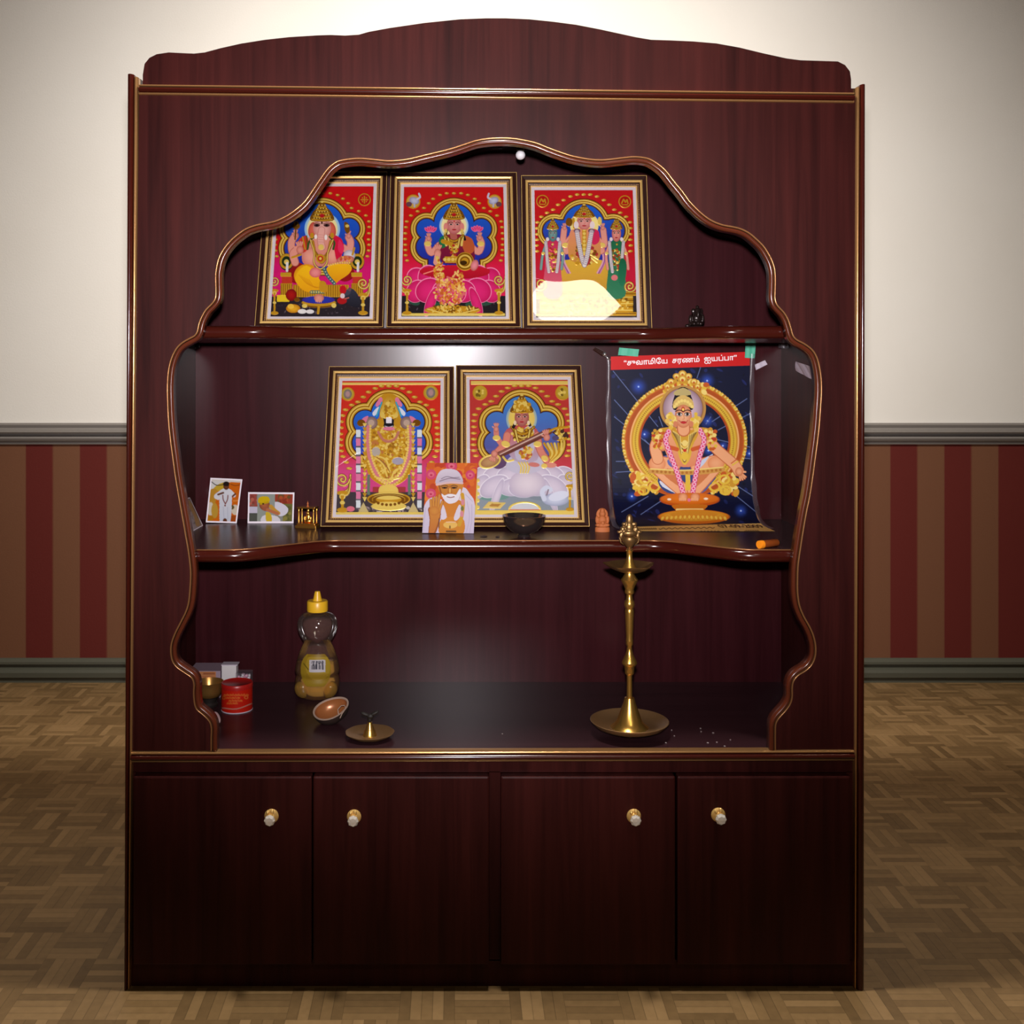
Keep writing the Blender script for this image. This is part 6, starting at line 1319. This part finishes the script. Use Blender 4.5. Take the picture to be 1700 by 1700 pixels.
# coconut half shell, opening tipped towards the front
y = 0.16; ck = thing('coconut_half', 'half coconut shell with shiny brown inside tipped forward, in front of the honey bottle', 'coconut shell', (XX(549, y), y, DECK_Z))
Rr = 29.5 * mpp(y); tilt = Matrix.Translation((0, 0, Rr * .80)) @ Matrix.Rotation(math.radians(20), 4, 'X') @ Matrix.Rotation(math.radians(-12), 4, 'Y')
def shell(rad, flip=False):
    ps = [(rad * math.sin(t), -rad * .80 * math.cos(t)) for t in np.linspace(0, math.pi * .5, 12)]
    return [(0.0, ps[0][1])] + ps[1:]
wob = lambda t, z: 1 + .05 * math.sin(2 * t + .6) + .03 * math.sin(3 * t)
def sh_put(name, prof, m):
    bm = bmesh.new(); lathe(bm, prof, 44, fn=wob); bmesh.ops.transform(bm, matrix=tilt, verts=bm.verts); return put_bm(name, bm, m, ck, smooth=True, angle=60)
sh_put('outer_shell', shell(Rr), 'shell'); sh_put('inner_lining', shell(Rr * .90), 'shell_in'); sh_put('cut_rim', [(Rr * .995, 0), (Rr * .99, .0012), (Rr * .90, .0010), (Rr * .893, -.001)], 'white_rim')
bm = bmesh.new(); tube(bm, [tilt @ Vector((Rr * x, Rr * yy, .002 + .004 * z)) for x, yy, z in ((.55, -.75, 0), (.50, -.45, 1), (.66, -.15, 1), (.86, -.12, .6), (.92, -.40, .3), (.74, -.74, 0), (.62, -.95, -1))], .0009, 6); put_bm('white_thread', bm, 'white_rim', ck, smooth=True)

# brass incense holder with a charred bird-like top
y = 0.075; z0 = DECK_Z; ih = thing('incense_holder', 'small round brass incense holder dish with a black winged top, near the deck edge', 'incense holder', (XX(614, y), y, z0))
q = mpp(y)
bm = bmesh.new(); lathe(bm, [(0, 0), (20 * q, 0), (32 * q, .003), (39 * q, .0085), (40.5 * q, .0105), (39 * q, .0105), (30 * q, .0055), (14 * q, .004), (0, .004)], 56, fn=lambda t, z: 1 + .012 * math.sin(9 * t)); put_bm('dish', bm, 'brass_plate', ih, smooth=True, angle=50)
bm = bmesh.new(); lathe(bm, [(12 * q, .004), (10 * q, .008), (9.5 * q, .012), (7.2 * q, .016), (6.6 * q, .019), (4.4 * q, .025), (3.6 * q, .029), (0, .030)], 28); put_bm('cone', bm, 'brass', ih, smooth=True, angle=40)
bm = bmesh.new(); ellipsoid(bm, (0, 0, .035), (.0045, .004, .009)); ellipsoid(bm, (-.008, 0, .0435), (.0100, .0045, .0032), (0, .30, 0)); ellipsoid(bm, (.008, 0, .0450), (.0105, .0045, .0032), (0, -.45, 0)); ellipsoid(bm, (.001, -.002, .0400), (.0065, .004, .0045))
put_bm('charred_top', bm, 'charred', ih, smooth=True)

# round red tin with a dark red lid
y = 0.245; z0 = DECK_Z; tn = thing('red_tin', 'round red tin with yellow printed lettering and dark red lid, beside the small boxes', 'tin', (XX(393.5, y), y, z0))
R_ = 25.5 * mpp(y); hh = ZZ(1145, y - R_) - z0
n_, m_ = 60, 120; vs = []; 
for i in range(n_):
    for j in range(m_): t = 2 * math.pi * j / m_; vs.append((R_ * math.cos(t), R_ * math.sin(t), hh * (1 - i / (n_ - 1))))
P = np.array(vs).reshape(n_, m_, 3) + np.array(tn.location); px_, py_ = proj(P)
def art_tin(a):
    a.aa = 12; a.put(np.ones(a.X.shape), (216, 34, 16))
    for k, (y0, x0, x1) in enumerate(((700, 960, 1380), (745, 1000, 1260), (790, 1040, 1270), (830, 1010, 1200))):
        for q_ in range(int((x1 - x0) / 44)):
            xx = x0 + 44 * q_; a.line([(xx, y0 + 8), (xx + 12, y0 - 12 - (q_ * 5 % 9)), (xx + 24, y0 + 8), (xx + 32, y0 - 6)], 11, (240, 120, 50))
    a.ell(1310, 735, 26, 22, (240, 130, 60), ring=10); a.ell(960, 740, 22, 22, (220, 120, 40), ring=10); a.line([(930, 900), (1160, 915), (1400, 830)], 14, (206, 150, 130))
a = Art((px_ - 270) * 9.444, (py_ - 1080) * 9.444, (216, 34, 16)); a.sub = lambda *q_: (slice(None), slice(None)); art_tin(a)
fs = [(i * m_ + j, i * m_ + (j + 1) % m_, (i + 1) * m_ + (j + 1) % m_, (i + 1) * m_ + j) for i in range(n_ - 1) for j in range(m_)]
put('tin_body', vs, fs, 'print', tn, smooth=True, ink=a.ink().reshape(-1, 4))
bm = bmesh.new(); lathe(bm, [(R_ * 1.02, hh - .003), (R_ * 1.03, hh + .001), (R_ * 1.02, hh + .0055), (R_ * .98, hh + .007), (R_ * .94, hh + .0065), (R_ * .90, hh + .0055), (0, hh + .0055)], 48); put_bm('lid', bm, 'red', tn, smooth=True, angle=40)
bm = bmesh.new(); lathe(bm, [(0, .0), (R_ * 1.015, .0), (R_ * 1.02, .0012), (R_, .002)], 48); put_bm('bottom_rim', bm, 'tape_white', tn, smooth=True, angle=40)

# matchbox-like carton, white box, clear box
y = 0.325; mb = thing('carton', 'small lilac carton with orange side printing, left of the white box', 'box', (XX(338, y), y, DECK_Z))
xa, xb = XX(313, y) - mb.location.x, XX(366, y) - mb.location.x; ht = ZZ(1114, y) - DECK_Z
bm = bmesh.new(); box(bm, xa, xb, 0, .066, 0, ht, .0008); put_bm('carton_body', bm, 'boxgrey', mb)
P = bilinear((mb.location.x + xa + .001, y - .0006, DECK_Z + ht - .001), (XX(358.5, y), y - .0006, DECK_Z + ht - .001), (XX(358.5, y), y - .0006, DECK_Z + .001), (mb.location.x + xa + .001, y - .0006, DECK_Z + .001), 40, 50); px_, py_ = proj(P)
def art_carton(a):
    a.aa = 10; a.put(np.ones(a.X.shape), (214, 140, 90)); a.rect(420, 440, 850, 480, (150, 70, 40)); a.rect(420, 480, 860, 620, (206, 140, 90)); a.line([(540, 410), (800, 420)], 10, (190, 100, 70), 0, False)
    for q_ in range(7): a.line([(640 + 26 * q_, 372), (650 + 26 * q_, 348), (658 + 26 * q_, 372)], 9, (150, 70, 40), 0, False)
a = Art((px_ - 270) * 9.444, (py_ - 1080) * 9.444, (214, 140, 90)); art_carton(a)
put('printed_side', (P - np.array(mb.location)).reshape(-1, 3), grid_faces(40, 50), 'print', mb, ink=a.ink().reshape(-1, 4))
y = 0.322; wb = thing('white_box', 'plain small white box between the lilac carton and the clear box', 'box', (XX(380, y), y, DECK_Z))
bm = bmesh.new(); w2_ = 12.2 * mpp(y); ht = ZZ(1103.5, y) - DECK_Z; box(bm, -w2_, w2_, 0, .022, 0, ht - .002, .0012); put_bm('box_body', bm, 'boxwhite', wb)
bm = bmesh.new(); box(bm, -w2_ - .0008, w2_ + .0025, -.0006, .024, ht - .0022, ht, .0006); put_bm('box_lid', bm, 'tape_white', wb)
y = 0.318; cb = thing('clear_box', 'small clear plastic box with pink and white contents behind the red tin', 'box', (XX(403, y), y, DECK_Z))
w2_ = 12.5 * mpp(y); ht = ZZ(1118, y) - DECK_Z; bm = bmesh.new(); box(bm, -w2_, w2_, 0, .030, 0, ht, .001); put_bm('clear_case', bm, 'film', cb)
bm = bmesh.new()
for q_ in range(40): ellipsoid(bm, (random.uniform(-.8, .8) * w2_, random.uniform(.004, .026), random.uniform(.45, .86) * ht), (.0042, .003, .003), (0, 0, random.random() * 3), 8, 6, q_ % 2)
M['pinkbits'] = mat('pink_bits', (0.62, 0.34, 0.44, 1), 0.4); o = put_bm('contents', bm, ['pinkbits', 'white'], cb, smooth=True); o['kind'] = 'stuff'
# brass cup behind the scalloped edge, and a pale petal
y = 0.27; bc = thing('brass_cup', 'squat brass cup on a blackened foot half hidden behind the lower left scalloped edge', 'cup', (XX(347, y), y, DECK_Z))
q = mpp(y); bot = ZZ(1168, y) - DECK_Z
bm = bmesh.new(); lathe(bm, [(0, .0), (14 * q, .0), (15 * q, .004), (12 * q, .008), (13 * q, .014), (14 * q, .018), (0, .018)], 32); put_bm('foot', bm, 'charred', bc, smooth=True, angle=40)
bm = bmesh.new(); lathe(bm, [(10 * q, .017), (18 * q, .021), (21 * q, .030), (21 * q, .038), (22.5 * q, .045), (24 * q, .050), (23 * q, .0505), (20 * q, .042), (18 * q, .032), (0, .026)], 40); put_bm('cup_body', bm, 'brass_cup', bc, smooth=True, angle=50)
y = 0.15; pt = bmesh.new(); ellipsoid(pt, (0, 0, 0), (.0062, .0016, .0125), (0, 0, 0), 14, 10)
o = put_bm('petal', pt, 'petal', loc=(XX(360, y), y, DECK_Z + .0135), smooth=True); o.rotation_euler = (-.55, math.radians(-24), .3); tag(o, 'pale dried petal leaning by the lower left scalloped edge below the brass cup', 'petal')
# crumbs near the lamp
bm = bmesh.new()
for (x_, py_) in ((1105.5, 1234), (1119.5, 1222.5), (1115, 1213), (1163, 1210), (1164, 1215.5), (1184, 1217.5), (1175, 1234), (1203, 1239.5), (1212.5, 1229), (1190, 1233), (834, 1219)):
    d_ = 637 * 2.0 / (py_ - 610) - 2.0; ellipsoid(bm, (XX(x_, d_), d_, DECK_Z + .001), (random.uniform(.0012, .0024), .0014, .001), (0, 0, random.random() * 3), 8, 5)
o = put_bm('crumbs', bm, 'crumb'); tag(o, 'scattered pale crumbs on the deck to the right of the tall brass lamp', 'crumbs', kind='stuff')
